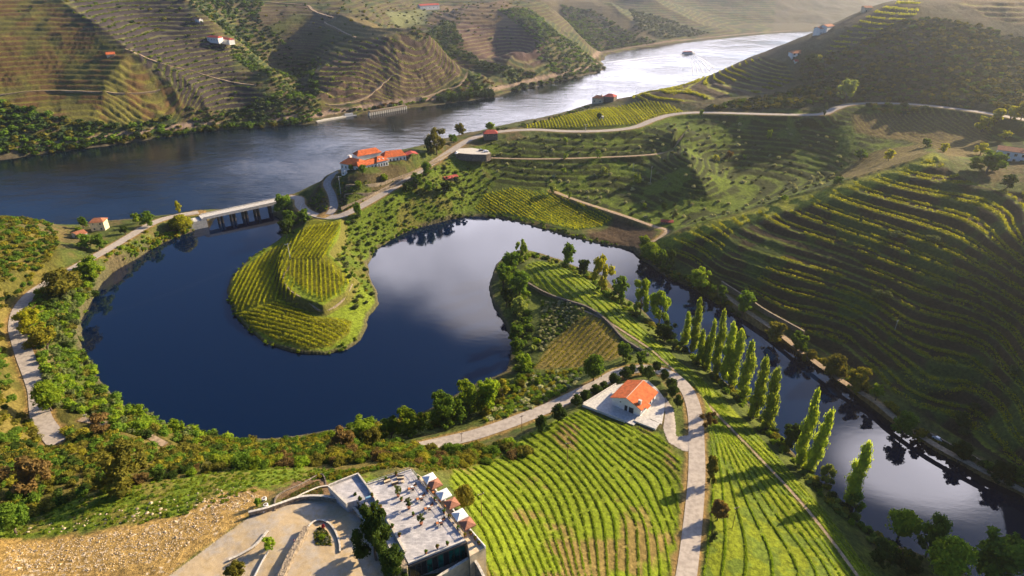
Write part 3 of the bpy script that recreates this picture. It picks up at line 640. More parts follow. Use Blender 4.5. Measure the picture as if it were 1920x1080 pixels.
# the lagoon sheet ends on the line under the bridge, the river sheet starts there
lg = ngon('lagoon_water', [(-260, 60), (460, 20), (460, 430), (bx1 + 40, 430), (bx1 + 2, yl(bx1 + 2)), (bx0 - 2, yl(bx0 - 2)), (-260, yl(-260) - 30)], 0.0, M['lagoon'])
structure(lg, 'calm dark blue lagoon and side river reflecting clouds', 'water')
rv = ngon('river_water', [(-1500, 90), (-700, 140), (-262, yl(-260) - 28), (bx0 - 2, yl(bx0 - 2) + .01), (bx1 + 2, yl(bx1 + 2) + .01), (bx1 + 41, 431), (1500, 431), (1500, 1500), (-1500, 1500)], 0.0, M['river'])
structure(rv, 'wide rippled river with silvery glare running up the valley', 'water')
def strip(name, P, w, mat, dz=.0, label=None, cat='road', nrow=2):
    P = np.asarray(P); T = np.gradient(P[:, :2], axis=0); T /= np.hypot(T[:, 0], T[:, 1])[:, None] + 1e-9; Nn = np.stack([-T[:, 1], T[:, 0]], 1)
    cols = np.linspace(-.5, .5, nrow); V = []
    for c in cols: V.append(np.concatenate([P[:, :2] + Nn * w * c, P[:, 2:3] + dz], 1))
    V = np.stack(V, 1); n = len(P); ix = np.arange(n * nrow).reshape(n, nrow)
    Fq = np.stack([ix[:-1, :-1], ix[:-1, 1:], ix[1:, 1:], ix[1:, :-1]], -1).reshape(-1, 4)[:, ::-1]
    o = mesh_np(name, V.reshape(-1, 3), Fq, mat)
    if label: structure(o, label, cat)
    return o
RL = dict(field_road='pale country road running up past the white house', shore_road='pale road curving along the left shore of the lagoon', hill_road='grey road climbing the hill behind the lagoon',
          upper_road='pale road high on the right hillside', quinta_road='narrow grey lane up to the estate house', olive_track='thin track across the olive slope', scrub_path='pale path half hidden in the scrub at lower left', field_trail='dirt trail running down the spit between vine rows',
          valley_track='dirt track at the foot of the olive slope', riverside_track='pale track along the dark right river bank')
RN = dict(field_road='road', shore_road='road', hill_road='road', upper_road='road', quinta_road='lane', olive_track='path', scrub_path='path', field_trail='path', valley_track='path', riverside_track='path')
for nm, (w, P) in road_lines.items():
    strip(RN[nm], P, w, M['track'] if w < 3 else M['road'], .05, RL[nm], 'path' if w < 3 else 'road', 3)
def drape(name, uv, mat, label, dz=.03, cat='ground', inset=.0):
    """a sheet lying on the ground inside a surveyed outline"""
    P = GP(uv); sd, s = sdf_box(P); i0, j0 = s[0].start or 0, s[1].start or 0; ins = sd[s] > inset
    q = ins[:-1, :-1] & ins[1:, :-1] & ins[1:, 1:] & ins[:-1, 1:]; ii, jj = np.nonzero(q)
    loc = -np.ones(ins.shape, int); use = np.zeros(ins.shape, bool)
    for a, b in ((0, 0), (1, 0), (1, 1), (0, 1)): use[ii + a, jj + b] = True
    loc[use] = np.arange(use.sum()); V = np.stack([GX[s][use], GY[s][use], GZ[s][use] + dz], -1)
    Fq = np.stack([loc[ii, jj], loc[ii + 1, jj], loc[ii + 1, jj + 1], loc[ii, jj + 1]], -1)[:, ::-1]
    o = mesh_np(name, V, Fq, mat, smooth=True); structure(o, label, cat); return o
def yard_mat():
    m, t = new_mat('sandy_setts'); geo = t.nodes.new('ShaderNodeNewGeometry'); P = geo.outputs['Position']
    a = NOISE(t, P, .22, 4, .6); b = NOISE(t, P, 1.1, 4, .6); v = N(t, 'ShaderNodeTexVoronoi'); v.inputs['Scale'].default_value = 4.5; t.links.new(P, v.inputs['Vector'])
    c = MIXC(t, MRANGE(t, a.outputs[0], .4, .62), (.52, .40, .24), (.46, .40, .32)); c = MIXC(t, MRANGE(t, b.outputs[0], .45, .75, 0, .6), c, (.40, .29, .13))
    sc = N(t, 'ShaderNodeVectorMath', operation='SCALE'); t.links.new(c, sc.inputs[0]); t.links.new(MRANGE(t, v.outputs['Distance'], 0, .5, 1.08, .85), sc.inputs['Scale'])
    return finish(m, t, PRIN(t, sc.outputs[0], .9, spec=.2).outputs[0])
M['yard'] = yard_mat()
drape('house_drive', [(1246,742),(1264,768),(1268,798),(1268,818),(1292,815),(1296,848),(1280,846),(1252,830),(1243,806),(1246,775)], M['road'], 'pale side drive from the courtyard of the white house down to the road', .07, 'driveway')
drape('driveway', YARD, M['yard'], 'curving sandy paved driveway and yard in front of the restaurant', .04, 'driveway')
# ---------------------------------------------------------------- plants
R = np.random.default_rng(11)
FG = 1.75
for k, (c1, c2, tr) in dict(bright=((.065,.12,.010),(.17,.215,.018),.5), mid=((.035,.075,.010),(.10,.15,.018),.45), dark=((.018,.036,.008),(.05,.075,.014),.35),
        yellow=((.13,.16,.010),(.28,.26,.02),.55), pale=((.10,.14,.035),(.22,.25,.06),.5), olive=((.05,.07,.022),(.13,.15,.055),.3), brown=((.045,.05,.010),(.13,.115,.018),.35),
        ochre=((.075,.082,.010),(.205,.18,.018),.4), rust=((.055,.040,.016),(.13,.085,.028),.35), poplar=((.10,.155,.016),(.23,.275,.035),.62), vine=((.07,.122,.009),(.17,.225,.018),.5),
        grass=((.07,.10,.010),(.16,.185,.018),.45), silver=((.20,.21,.11),(.42,.43,.26),.45), redleaf=((.12,.015,.02),(.3,.04,.05),.3), fargreen=((.018,.038,.014),(.055,.08,.025),.25),
        goldvine=((.13,.155,.010),(.29,.29,.02),.55), darkvine=((.05,.085,.010),(.13,.165,.018),.5)).items():
    k_ = FG if k not in ('dark', 'fargreen', 'silver', 'olive') else 1.35
    M[k] = foliage_mat('leaves_' + k, tuple(min(.6, x * k_) for x in c1), tuple(min(.6, x * k_) for x in c2), tr)
M['bark'] = plain_mat('bark', (.13, .10, .075), .9, .3, 6, .02)
M['palebark'] = plain_mat('pale_bark', (.30, .26, .20), .9, .2, 6, .02)
def leaf_quads(Cn, Nrm, s, rg, jit=.7, asp=1.5):
    """small quads at centres Cn, roughly facing Nrm"""
    n = len(Cn); Nn = Nrm + rg.normal(0, jit, (n, 3)); Nn /= np.linalg.norm(Nn, axis=1)[:, None] + 1e-9
    T = np.cross(Nn, rg.normal(0, 1, (n, 3))); T /= np.linalg.norm(T, axis=1)[:, None] + 1e-9; B = np.cross(Nn, T)
    s = np.broadcast_to(s, (n,)) * rg.uniform(.65, 1.35, n); a = (T * (s * asp * .5)[:, None]); b = (B * (s * .5)[:, None])
    k = rg.uniform(.3, .75, n)[:, None]
    V = np.stack([Cn - a, Cn + b * k * 1.4 - a * .1, Cn + a, Cn - b * 1.4 * (1 - k * .3) + a * .1], 1)
    return V.reshape(-1, 3)
def quads_mesh(name, V, mat):
    n = len(V) // 4
    me = bpy.data.meshes.new(name); me.vertices.add(len(V)); me.vertices.foreach_set('co', np.asarray(V, np.float32).ravel())
    me.loops.add(n * 4); me.loops.foreach_set('vertex_index', np.arange(n * 4, dtype=np.int32))
    me.polygons.add(n); me.polygons.foreach_set('loop_start', np.arange(0, n * 4, 4, dtype=np.int32)); me.polygons.foreach_set('loop_total', np.full(n, 4, np.int32))
    me.update(calc_edges=True); me.materials.append(mat); return me
def blob_quads(c, r, rg, nu=8, nv=5):
    """lumpy closed ball as quads (the dense dark inside of a crown)"""
    u = np.linspace(0, 2 * np.pi, nu + 1)[:-1]; v = np.linspace(.12, np.pi - .12, nv + 1)
    Pn = np.stack([np.sin(v)[:, None] * np.cos(u), np.sin(v)[:, None] * np.sin(u), np.cos(v)[:, None] * np.ones(nu)], -1) * rg.uniform(.8, 1.1, (nv + 1, nu, 1)) * r + c
    P2 = np.roll(Pn, -1, 1)
    return np.stack([Pn[:-1], P2[:-1], P2[1:], Pn[1:]], 2).reshape(-1, 3)
def crown_pts(rg, shape, n):
    """centres + outward directions inside a unit crown: base at z=0, top z=1, radius .5"""
    if shape == 'poplar':
        lobes = []
        for k in range(26):
            z = .07 + .9 * (k / 25); rr = .36 * math.sin(math.pi * (.10 + .86 * z)) ** .5 * (1.0 - .25 * z)
            a = rg.uniform(0, 6.28); off = rr * rg.uniform(.1, .75); lobes.append((off * math.cos(a), off * math.sin(a), z, rr * .8 + .05, .085))
    elif shape == 'shrub':
        lobes = [(0, 0, .36, .36, .36)]
        for k in range(9):
            a = rg.uniform(0, 6.28); d = rg.uniform(.12, .34); z = rg.uniform(.2, .72 - d * .6); r = rg.uniform(.14, .24); lobes.append((d * math.cos(a), d * math.sin(a), z, r, r * 1.1))
    elif shape == 'open':
        lobes = []
        for k in range(17):
            z = rg.uniform(.2, .93); d = rg.uniform(0, .40) * math.sqrt(max(0, 1 - ((z - .58) / .45) ** 2)); a = rg.uniform(0, 6.28); r = rg.uniform(.10, .17); lobes.append((d * math.cos(a), d * math.sin(a), z, r, r))
    elif shape == 'ball':
        lobes = [(0, 0, .52, .40, .44)]
        for k in range(10):
            a = rg.uniform(0, 6.28); e = rg.uniform(-.6, 1.4); d = .30; lobes.append((d * math.cos(e) * math.cos(a), d * math.cos(e) * math.sin(a), .55 + .32 * math.sin(e), .17, .17))
    else:                                        # round, uneven tree crown
        lobes = [(0, 0, .55, .28, .3)]
        for k in range(22):
            a = rg.uniform(0, 6.28); z = rg.uniform(.22, .9); d = rg.uniform(.10, .42) * math.sqrt(max(.05, 1 - ((z - .5) / .5) ** 2)) + .02; r = rg.uniform(.07, .18)
            lobes.append((d * math.cos(a), d * math.sin(a), z, r, r * rg.uniform(.75, 1)))
    L = np.array(lobes); w = L[:, 3] ** 1.6; k = rg.choice(len(L), n, p=w / w.sum())
    d = rg.normal(0, 1, (n, 3)); d /= np.linalg.norm(d, axis=1)[:, None]; d[:, 2] = np.where(d[:, 2] < -.35, -d[:, 2], d[:, 2])
    rad_ = rg.uniform(.72, 1.08, n)[:, None]
    P = L[k, :3] + d * rad_ * np.stack([L[k, 3], L[k, 3], L[k, 4]], 1)
    return P, d + np.array([0, 0, .25]), L
CROWN_CACHE = {}
def crown_mesh(shape, mat, n, leaf, seed, core=True, name='crown'):
    key = (shape, mat, n, leaf, seed)
    if key not in CROWN_CACHE:
        rg = np.random.default_rng(seed * 97 + 5); P, D, L = crown_pts(rg, shape, n); V = [leaf_quads(P, D, leaf, rg)]
        if core:
            for l in L:
                q = blob_quads(np.zeros(3), 1.0, rg, 7, 4) * np.array([l[3] * .74, l[3] * .74, l[4] * .74]) + l[:3]; V.append(q)
        CROWN_CACHE[key] = quads_mesh(name, np.vstack(V), M[mat])
    return CROWN_CACHE[key]
def tube_quads(pts, rads, n=6):
    pts = np.asarray(pts, float); V = []; a = np.linspace(0, 2 * np.pi, n + 1)[:-1]
    rings = []
    for i, p in enumerate(pts):
        t = pts[min(i + 1, len(pts) - 1)] - pts[max(i - 1, 0)]; t = t / (np.linalg.norm(t) + 1e-9)
        x = np.cross(t, [0.3, 1, .1]); x /= np.linalg.norm(x); y = np.cross(t, x)
        rings.append(p + rads[i] * (np.cos(a)[:, None] * x + np.sin(a)[:, None] * y))
    for A, B in zip(rings[:-1], rings[1:]):
        A2, B2 = np.roll(A, -1, 0), np.roll(B, -1, 0); V.append(np.stack([A, A2, B2, B], 1).reshape(-1, 3))
    return np.vstack(V)
TRUNK_CACHE = {}
def trunk_mesh(shape, mat, seed):
    key = (shape, mat, seed)
    if key not in TRUNK_CACHE:
        rg = np.random.default_rng(seed + 400); V = []
        if shape == 'poplar':
            V.append(tube_quads([(0, 0, -.02), (.01, 0, .12), (0, .01, .5), (0, 0, .85)], [.035, .027, .016, .004]))
            for k in range(7):
                z = .1 + .09 * k; a = rg.uniform(0, 6.28); V.append(tube_quads([(0, 0, z), (.1 * math.cos(a), .1 * math.sin(a), z + .08), (.15 * math.cos(a), .15 * math.sin(a), z + .2)], [.010, .007, .002], 4))
        else:
            V.append(tube_quads([(0, 0, -.04), (.01, .01, .15), (-.01, .02, .32), (.0, .0, .62)], [.036, .028, .022, .006]))
            for k in range(7):
                z = rg.uniform(.16, .42); a = 6.28 * k / 7 + rg.uniform(-.3, .3); r = rg.uniform(.22, .36)
                V.append(tube_quads([(0, 0, z), (.4 * r * math.cos(a), .4 * r * math.sin(a), z + .12), (r * math.cos(a), r * math.sin(a), z + .3)], [.016, .010, .003], 5))
        TRUNK_CACHE[key] = quads_mesh('trunk', np.vstack(V), M[mat])
    return TRUNK_CACHE[key]
def new_obj(name, data, parent=None):
    o = bpy.data.objects.new(name, data); COL.objects.link(o)
    if parent: o.parent = parent
    return o
def depth_of(x, y, z): return y * CT + (CAM_H - z) * ST
SHAPES = dict(round=(520, .085), open=(900, .055), poplar=(900, .055), ball=(420, .09), shrub=(300, .10))
def plant_tree(p, h, w, shape, mat, label, group=None, name=None, cat='tree', bark='bark', seed=None, n=None, leaf=None, lean=0.0):
    seed = int(R.integers(0, 3)) if seed is None else seed
    nn, lf = SHAPES[shape]; nn = n or nn; lf = leaf or lf
    nm = name or ('poplar_tree' if shape == 'poplar' else 'tree')
    root = new_obj(nm, None); root.location = (p[0], p[1], p[2] - .15); root.rotation_euler = (R.normal(0, .035) if shape == 'poplar' else lean, 0, R.uniform(0, 6.28))
    root.scale = (w, w, h) if shape != 'poplar' else (w * 1.35, w * 1.35, h); root.empty_display_size = .3
    new_obj('crown', crown_mesh(shape, mat, nn, lf, seed), root); new_obj('trunk', trunk_mesh(shape, bark, seed), root)
    tag(root, label, cat, group); return root
def tree_px(u, v, wpx, hpx, shape, mat, label, group=None, **kw):
    p = G(u, v)[0]; d = depth_of(*p); w = wpx * d / F_PX
    dist = math.hypot(p[0], p[1]); cosd = dist / math.hypot(dist, CAM_H - p[2]); h = hpx * d / (F_PX * cosd)
    p[2] = float(height_on(GZ, p[0], p[1])); p[2] = max(p[2], 0.1)
    return plant_tree(p, h, w, shape, mat, label, group, **kw)
def shrub(p, w, h, mat, label, group, seed=None, name='shrub', cat='shrub', shape='shrub', n=None, leaf=None):
    seed = int(R.integers(0, 4)) if seed is None else seed; nn, lf = SHAPES[shape]
    o = new_obj(name, crown_mesh(shape, mat, n or nn, leaf or lf, seed, name='shrub'), None); o.location = (p[0], p[1], p[2] - .12 * h); o.rotation_euler = (0, 0, R.uniform(0, 6.28)); o.scale = (w, w, h)
    tag(o, label, cat, group); return o
# --- poplars along the side river, far end first
POP = [(1283,650,14,60),(1296,662,17,95),(1309,682,15,60),(1318,688,11,55),(1327,694,13,85),(1341,706,17,108),(1355,714,19,98),(1370,724,21,95),(1392,750,22,97),(1412,786,22,106),(1436,806,24,104),(1497,876,22,128),(1515,887,22,115),(1590,947,26,108)]
ORD = ['first','second','third','fourth','fifth','sixth','seventh','eighth','ninth','tenth','eleventh','twelfth','thirteenth','fourteenth','fifteenth','sixteenth','seventeenth','eighteenth','nineteenth','twentieth']
for i, (u, v, w, h) in enumerate(POP):
    lab = '%s slender green poplar from the far end of the row beside the side river' % ORD[i] if i < 13 else 'tall green poplar standing alone at the near end beside the side river'
    tree_px(u, v, w * 1.15, h * 1.05, 'poplar', 'poplar', lab, 'poplars along the side river bank', seed=i % 3, n=1700, leaf=.036)
# --- single trees: u, v of the foot, width px, height px, shape, leaf, label
TREES = [
 (977,495,26,42,'open','bright','light green airy tree at the tip of the wooded spit'),
 (964,508,24,32,'round','mid','leafy tree on the lagoon side of the spit tip'),
 (1064,503,30,42,'round','mid','dark green tree alone at the water behind the spit vineyard'),
 (1094,517,28,30,'round','dark','dark bushy tree beside the tallest pale tree on the spit'),
 (1128,548,40,68,'open','yellow','tall pale yellow green tree behind the spit vineyard'),
 (1160,562,36,40,'round','mid','dark leafy tree between two pale trees on the spit bank'),
 (1200,592,38,68,'open','bright','airy light green tree with visible trunk beside the side river'),
 (1236,607,44,60,'open','bright','broad airy tree next to the first poplars'),
 (1246,640,46,36,'round','dark','low dark leafy tree at the foot of the broad airy tree'),
 (1218,492,42,34,'ball','bright','rounded yellow green tree below the bend of the dirt track'),
 (1206,470,24,26,'round','bright','small bright tree above the rounded trees on the far bank'),
 (1238,500,26,30,'round','mid','green tree touching the rounded tree by the far bank'),
 (1256,500,18,30,'round','dark','narrow dark tree on the far bank under the spur'),
 (1309,543,44,40,'round','bright','full bright tree on the far bank beside the spur foot'),
 (1336,555,16,20,'round','mid','small tree beside the full bright tree on the far bank'),
 (1352,562,20,25,'round','mid','small light tree on the far bank near the stone wall'),
 (1392,592,40,42,'round','mid','green tree leaning over the narrow water by the stone wall'),
 (1452,643,40,38,'round','brown','olive brown bush tree on the dark right bank'),
 (1492,668,38,40,'round','mid','bushy tree just below the end of the stone wall'),
 (1516,682,26,26,'round','brown','small brownish tree on the dark right bank'),
 (1560,710,48,42,'ball','brown','rounded olive brown tree on the dark right bank'),
 (1600,738,48,46,'round','ochre','yellowish tree with dark base on the right bank'),
 (1641,752,27,30,'round','bright','small bright green tree beside the pale riverside track'),
 (1690,822,44,44,'round','mid','leafy tree overhanging the right bank below the track'),
 (1722,830,30,26,'round','ochre','yellow green bush tree beside the riverside track'),
 (1795,868,40,36,'round','dark','dark tree reflected in the side river near the lower right'),
 (1870,905,46,40,'round','dark','dark tree at the right edge of the far bank'),
 (1900,905,30,34,'round','mid','leafy tree beside the track at the right edge'),
 (1683,1012,62,50,'ball','bright','bright rounded tree on the near bank at lower right'),
 (1735,1045,48,74,'round','mid','dark open tree between two rounded trees at lower right'),
 (1768,1088,82,72,'ball','bright','largest bright rounded tree at the bottom right'),
 (1866,1092,108,84,'round','mid','broad grey green tree in the bottom right corner'),
 (1650,1058,50,40,'round','dark','shaded dark tree on the bank below the bright rounded tree'),
 (1700,1075,44,36,'round','dark','shaded dark bush tree between the rounded trees'),
 (1548,910,34,40,'open','pale','pale feathery tree at the foot of the near poplars'),
 (1480,838,46,40,'round','dark','dark leafy tree beside the field below the poplars'),
 (1600,968,36,40,'open','mid','thin leafy tree at the foot of the lone poplar'),
 (1113,714,44,44,'ball','mid','large round dark green tree beside the road above the white house'),
 (1168,676,32,30,'round','mid','green tree on the brown slope above the road bend'),
 (1200,684,26,24,'round','mid','bushy green tree beside the wall above the road bend'),
 (97,770,56,52,'ball','bright','big bright green tree beside the left end of the lagoon road'),
 (173,525,44,40,'round','bright','bright green tree overhanging the lagoon at upper left'),
 (125,560,72,52,'ball','brown','broad olive tree over the curving road at left'),
 (62,620,48,38,'round','yellow','yellow green bush tree inside the road curve at left'),
 (92,660,60,50,'round','ochre','brownish yellow tree between the road and the lagoon'),
 (278,424,28,26,'round','mid','dark green tree at the fork of the road before the bridge'),
 (258,419,18,20,'round','bright','small light tree left of the road fork'),
 (337,400,16,22,'open','yellow','small thin yellow tree on the river side of the causeway'),
 (342,434,46,28,'ball','yellow','bright yellow green willow bush near the bridge'),
 (536,400,42,34,'round','mid','dark leafy tree beside the right end of the bridge'),
 (545,425,30,28,'round','mid','round green tree below the right end of the bridge'),
 (538,446,30,32,'round','dark','dark tree at the waterline below the bridge'),
 (570,418,26,24,'round','mid','green tree between the bridge end and the spit vineyard'),
 (165,465,34,26,'round','mid','green tree between the small houses and the left road'),
 (188,468,28,26,'round','mid','leafy green tree beside the left road'),
 (157,428,20,20,'round','mid','green tree behind the stone house'),
 (150,440,14,14,'round','bright','small green tree beside the white hut'),
 (236,440,18,16,'round','dark','dark tree on the bank above the road fork'),
 (819,290,40,50,'open','brown','tall airy brownish tree on the river edge beside the estate'),
 (803,285,20,26,'round','dark','dark bush tree at the foot of the tall airy tree'),
 (861,254,26,20,'round','brown','dark brown tree beside the road bend above the river'),
 (850,268,20,16,'round','mid','green bush tree just below the road bend above the river'),
 (681,327,19,17,'ball','mid','round green tree at the corner of the estate house'),
 (658,320,11,11,'ball','mid','small round tree against the white estate wall'),
 (722,345,18,18,'round','bright','bright tree on the terraced estate garden'),
 (672,352,16,12,'round','bright','low green tree on the estate garden terrace'),
 (670,408,20,26,'round','mid','green tree beside the grey road below the estate'),
 (782,353,26,26,'round','mid','dark green tree on the slope under the grey road'),
 (762,360,20,18,'round','dark','dark bush tree on the slope under the grey road'),
 (799,330,24,24,'round','mid','green tree below the grey road near its bend'),
 (836,362,26,20,'round','dark','dark low tree on the sunny green slope'),
 (806,360,22,20,'round','mid','mid green tree in the middle of the sunny green slope'),
 (868,372,14,16,'open','olive','small olive tree beside the lower lagoon vineyard'),
 (856,346,14,14,'round','olive','grey olive tree below the red roofed shed'),
 (1585,192,38,38,'round','pale','pale green tree beside the bend of the hill road'),
 (1545,218,12,24,'open','dark','dark thin tree beside the hill road'),
 (1520,128,30,24,'ball','dark','dark round tree below the white hillside house'),
 (1535,120,12,16,'round','yellow','small yellow tree beside the white hillside house'),
 (1840,248,28,28,'round','yellow','yellow lit tree at the end of the hill road'),
 (1868,232,24,26,'round','yellow','sunlit yellow tree on the bank above the villa'),
 (1893,228,22,26,'round','yellow','second sunlit yellow tree above the villa'),
 (1914,225,30,30,'round','yellow','sunlit yellow tree at the right edge above the villa'),
 (1885,262,24,16,'round','yellow','low yellow tree just behind the villa'),
 (1850,325,60,40,'round','mid','large dark leafy tree in front of the villa'),
 (1888,352,28,24,'round','dark','dark round tree beside the track below the villa'),
 (1838,290,24,22,'round','yellow','yellow green tree left of the villa'),
 (1866,318,36,26,'round','mid','leafy tree directly below the villa wall'),
 (920,246,20,16,'ball','bright','bright green tree behind the red roofed hut by the road'),
 (1123,226,10,14,'ball','dark','dark round tree beside the small shed in the bright vineyard'),
 (1060,270,10,12,'round','bright','small bright tree on the olive slope below the road'),
 (1121,296,13,14,'round','bright','bright round tree on the olive track'),
 (1060,298,11,10,'round','bright','small round tree on the left part of the olive track'),
 (1195,345,18,18,'round','bright','yellow green tree in the middle of the olive slope'),
 (1035,362,19,16,'round','pale','pale tree at the left end of the valley track'),
 (1068,372,7,12,'round','bright','tiny bright tree beside the valley track'),
 (1056,325,12,10,'round','bright','bright bush tree high on the olive slope at left'),
 (1132,325,16,12,'round','pale','pale spreading tree on the olive slope'),
 (1315,218,10,12,'round','bright','small bright tree beside the hill road junction'),
 (1441,262,12,18,'round','bright','bright tree on the dark upper olive slope'),
 (1342,302,14,11,'round','yellow','yellow tree just right of the sunny rib'),
 (1368,298,18,14,'round','rust','brown leafless tree right of the sunny rib'),
 (1395,300,10,9,'round','bright','small bright tree on the dark olive slope'),
 (1470,378,15,12,'ball','bright','lone bright tree on the crest of the spur'),
 (1262,412,14,16,'open','olive','bare pale tree beside the little red shed'),
 (1208,390,10,9,'round','bright','small bright tree above the valley track'),
 (1244,395,12,14,'round','dark','dark tree near the little red shed'),
 (1612,300,26,18,'ball','mid','round dark tree at the head of the small valley'),
 (1570,345,20,14,'round','mid','dark tree below the brown vineyard behind the spur'),
 (1665,302,22,20,'round','yellow','yellow green tree beside the brown vineyard'),
 (1768,285,18,16,'round','yellow','yellow lit tree at the top of the spur'),
 (1735,275,18,14,'round','mid','green tree beside the brown vineyard above the spur'),
 (1680,445,26,14,'shrub','olive','grey green bush tree in the dip of the dark vineyard'),
 (1752,452,30,14,'shrub','olive','pale grey bush in the gully of the dark vineyard'),
 (1640,560,24,22,'shrub','olive','grey green tree clump in the middle of the dark vineyard'),
 (1660,558,22,14,'shrub','olive','grey bush beside the clump in the dark vineyard'),
 (1800,795,34,26,'shrub','dark','dark bush tree in the lower dark vineyard'),
 (1826,768,22,16,'shrub','dark','dark bush in the upper part of the lower dark vineyard'),
 (1805,815,22,14,'shrub','olive','grey olive bush in the lower dark vineyard'),
 (1900,700,26,20,'shrub','olive','grey bush tree at the right edge of the dark vineyard'),
 (1330,905,26,44,'round','brown','dark brown tree casting its shadow on the road'),
 (1345,975,38,32,'ball','rust','rust brown round tree beside the road'),
 (1335,1015,18,18,'round','olive','small grey green tree beside the road below the rust brown tree'),
 (1326,800,30,28,'open','rust','bare brownish tree right of the road bend'),
 (1263,660,12,18,'round','olive','small grey tree above the road bend'),
 (870,958,42,42,'ball','brown','brown round tree just right of the restaurant terrace'),
 (1015,808,26,26,'ball','dark','dark round tree below the road left of the white house'),
 (1046,792,34,30,'ball','dark','larger dark round tree below the road left of the white house'),
 (506,1030,24,22,'round','bright','green shrub tree between the two driveways'),
 (448,1090,44,28,'round','brown','brownish green tree at the bottom edge beside the lower wall'),
 (484,950,16,14,'round','mid','green bush beside the pale planters'),
 (30,1000,64,52,'ball','mid','dark green round bush at the left edge of the grass'),
 (232,915,94,72,'round','brown','large dark brown bush tree in the left scrub'),
 (60,925,90,60,'open','rust','large leafless rust brown tree in the left scrub'),
 (190,815,54,36,'open','rust','leafless reddish tree beside the hidden path at left'),
 (640,845,54,36,'open','rust','leafless reddish tree on the lagoon bank below the terrace'),
 (700,845,44,34,'round','brown','brown bush tree on the lagoon bank'),
 (262,790,36,26,'round','bright','bright green tree at the lagoon edge lower left'),
 (335,812,26,26,'round','bright','light green tree at the lagoon edge'),
 (975,560,46,46,'round','mid','green tree on the lagoon side of the wooded spit'),
 (944,540,36,40,'round','mid','dark green tree at the lagoon edge of the wooded spit'),
 (952,512,30,34,'round','mid','leafy tree near the tip of the wooded spit'),
 (972,592,32,34,'ball','pale','pale green round tree on the lagoon side of the spit'),
 (950,575,30,30,'round','dark','dark tree at the water under the pale round tree'),
 (970,640,34,30,'round','mid','green tree on the lower part of the spit bank'),
 (968,672,30,34,'round','mid','tall green tree at the water on the lower spit bank'),
 (985,690,30,26,'round','bright','bright green tree where the spit bank meets the lagoon'),
 (880,775,60,52,'round','bright','tall bright tree on the lagoon shore below the road'),
 (838,800,66,56,'round','mid','full green tree on the lagoon shore, left of the bright one'),
 (918,765,52,50,'round','bright','bright tree on the lagoon shore beside the road, right of the tall one'),
 (770,815,56,44,'round','bright','light green spreading tree on the lagoon shore'),
 (688,822,62,34,'round','bright','low broad green tree on the lagoon shore below the scrub'),
 (943,745,34,30,'open','ochre','yellow brown tree between the shore trees and the spit'),
 (735,820,44,32,'round','mid','green tree between two brighter ones on the lagoon shore'),
]
for u, v, w, h, s, m, lab in TREES:
    nm = 'bush_tree' if s == 'shrub' else None
    big = w > 40
    tree_px(u, v, w * 1.08, h * 1.05, s, m, lab, None, name=nm, n=(1500 if big else None), leaf=(.05 if big else None))
# orange trees and hedge round the white house
OT = [(1184,704,18,18,'beside the road bend, top left of the ring'),(1215,714,26,24,'biggest, directly behind the roof'),(1229,698,19,18,'beside the road behind the biggest one'),(1243,716,20,20,'right of the biggest one'),
 (1256,732,25,20,'beside the upper courtyard'),(1261,746,23,20,'darkest, in the middle of the courtyard side'),(1270,764,19,20,'nearest the inner driveway'),(1202,702,16,14,'small, between the first two behind the house'),
 (1172,712,24,20,'behind the left roof corner'),(1152,722,24,18,'left of the roof'),(1132,732,19,14,'beside the back of the left patio'),(1117,742,26,17,'along the patio parapet'),(1098,752,24,17,'towards the patio corner'),(1080,764,22,20,'at the left end beyond the patio corner')]
for u, v, w, h, lab in OT:
    tree_px(u, v, w * 1.12, h * 1.15, 'ball', 'dark' if w > 16 else 'mid', 'round clipped tree %s' % lab + (' by the white house' if 'house' not in lab else ''), 'clipped round trees ringing the white house', name='round_tree', n=700, leaf=.07)
# --- olives scattered over the slope across the lagoon
def scatter(uv, n, rg, avoid=4.0, mind=4.0):
    P = GP(uv); x0, y0 = P.min(0); x1, y1 = P.max(0); out = []
    tries = 0
    while len(out) < n and tries < 60:
        tries += 1
        q = np.stack([rg.uniform(x0, x1, 4000), rg.uniform(y0, y1, 4000)], 1)
        ok = sdf(P, q[:, 0], q[:, 1]) > 1; ok &= height_on(VERGE, q[:, 0], q[:, 1]) > avoid; ok &= height_on(WD, q[:, 0], q[:, 1]) < -1.0
        for p in q[ok]:
            if all((p[0] - o[0]) ** 2 + (p[1] - o[1]) ** 2 > mind * mind for o in out[-400:]): out.append(p)
            if len(out) >= n: break
    out = np.array(out); return np.column_stack([out, height_on(GZ, out[:, 0], out[:, 1])])
OLP = scatter(OLV, 260, R, 2.5, 4.6)
for i, p in enumerate(OLP):
    w = R.uniform(1.8, 3.3); sv = R.random() < .6
    shrub(p, w, w * .85, 'silver' if sv else 'olive', 'small %s olive tree dotted on the terraced slope across the lagoon' % ('pale silvery' if sv else 'darker grey green'), '%s olive trees dotted on the terraced slope' % ('pale' if sv else 'darker'), name='olive_tree', cat='olive tree')
SLP = scatter([(645,405),(700,385),(850,300),(900,320),(930,345),(890,385),(790,415),(730,440),(690,470),(690,490),(712,565),(660,590),(655,540),(640,500),(620,485),(640,450)], 130, R, 2.5, 3.4)
for p in SLP:
    w = R.uniform(1.6, 3.6); m = R.choice(['olive', 'mid', 'dark', 'olive'])
    shrub(p, w, w * .8, m, 'small dark bush on the sunny green slope between grey road and lagoon', 'bushes on the sunny green slope')
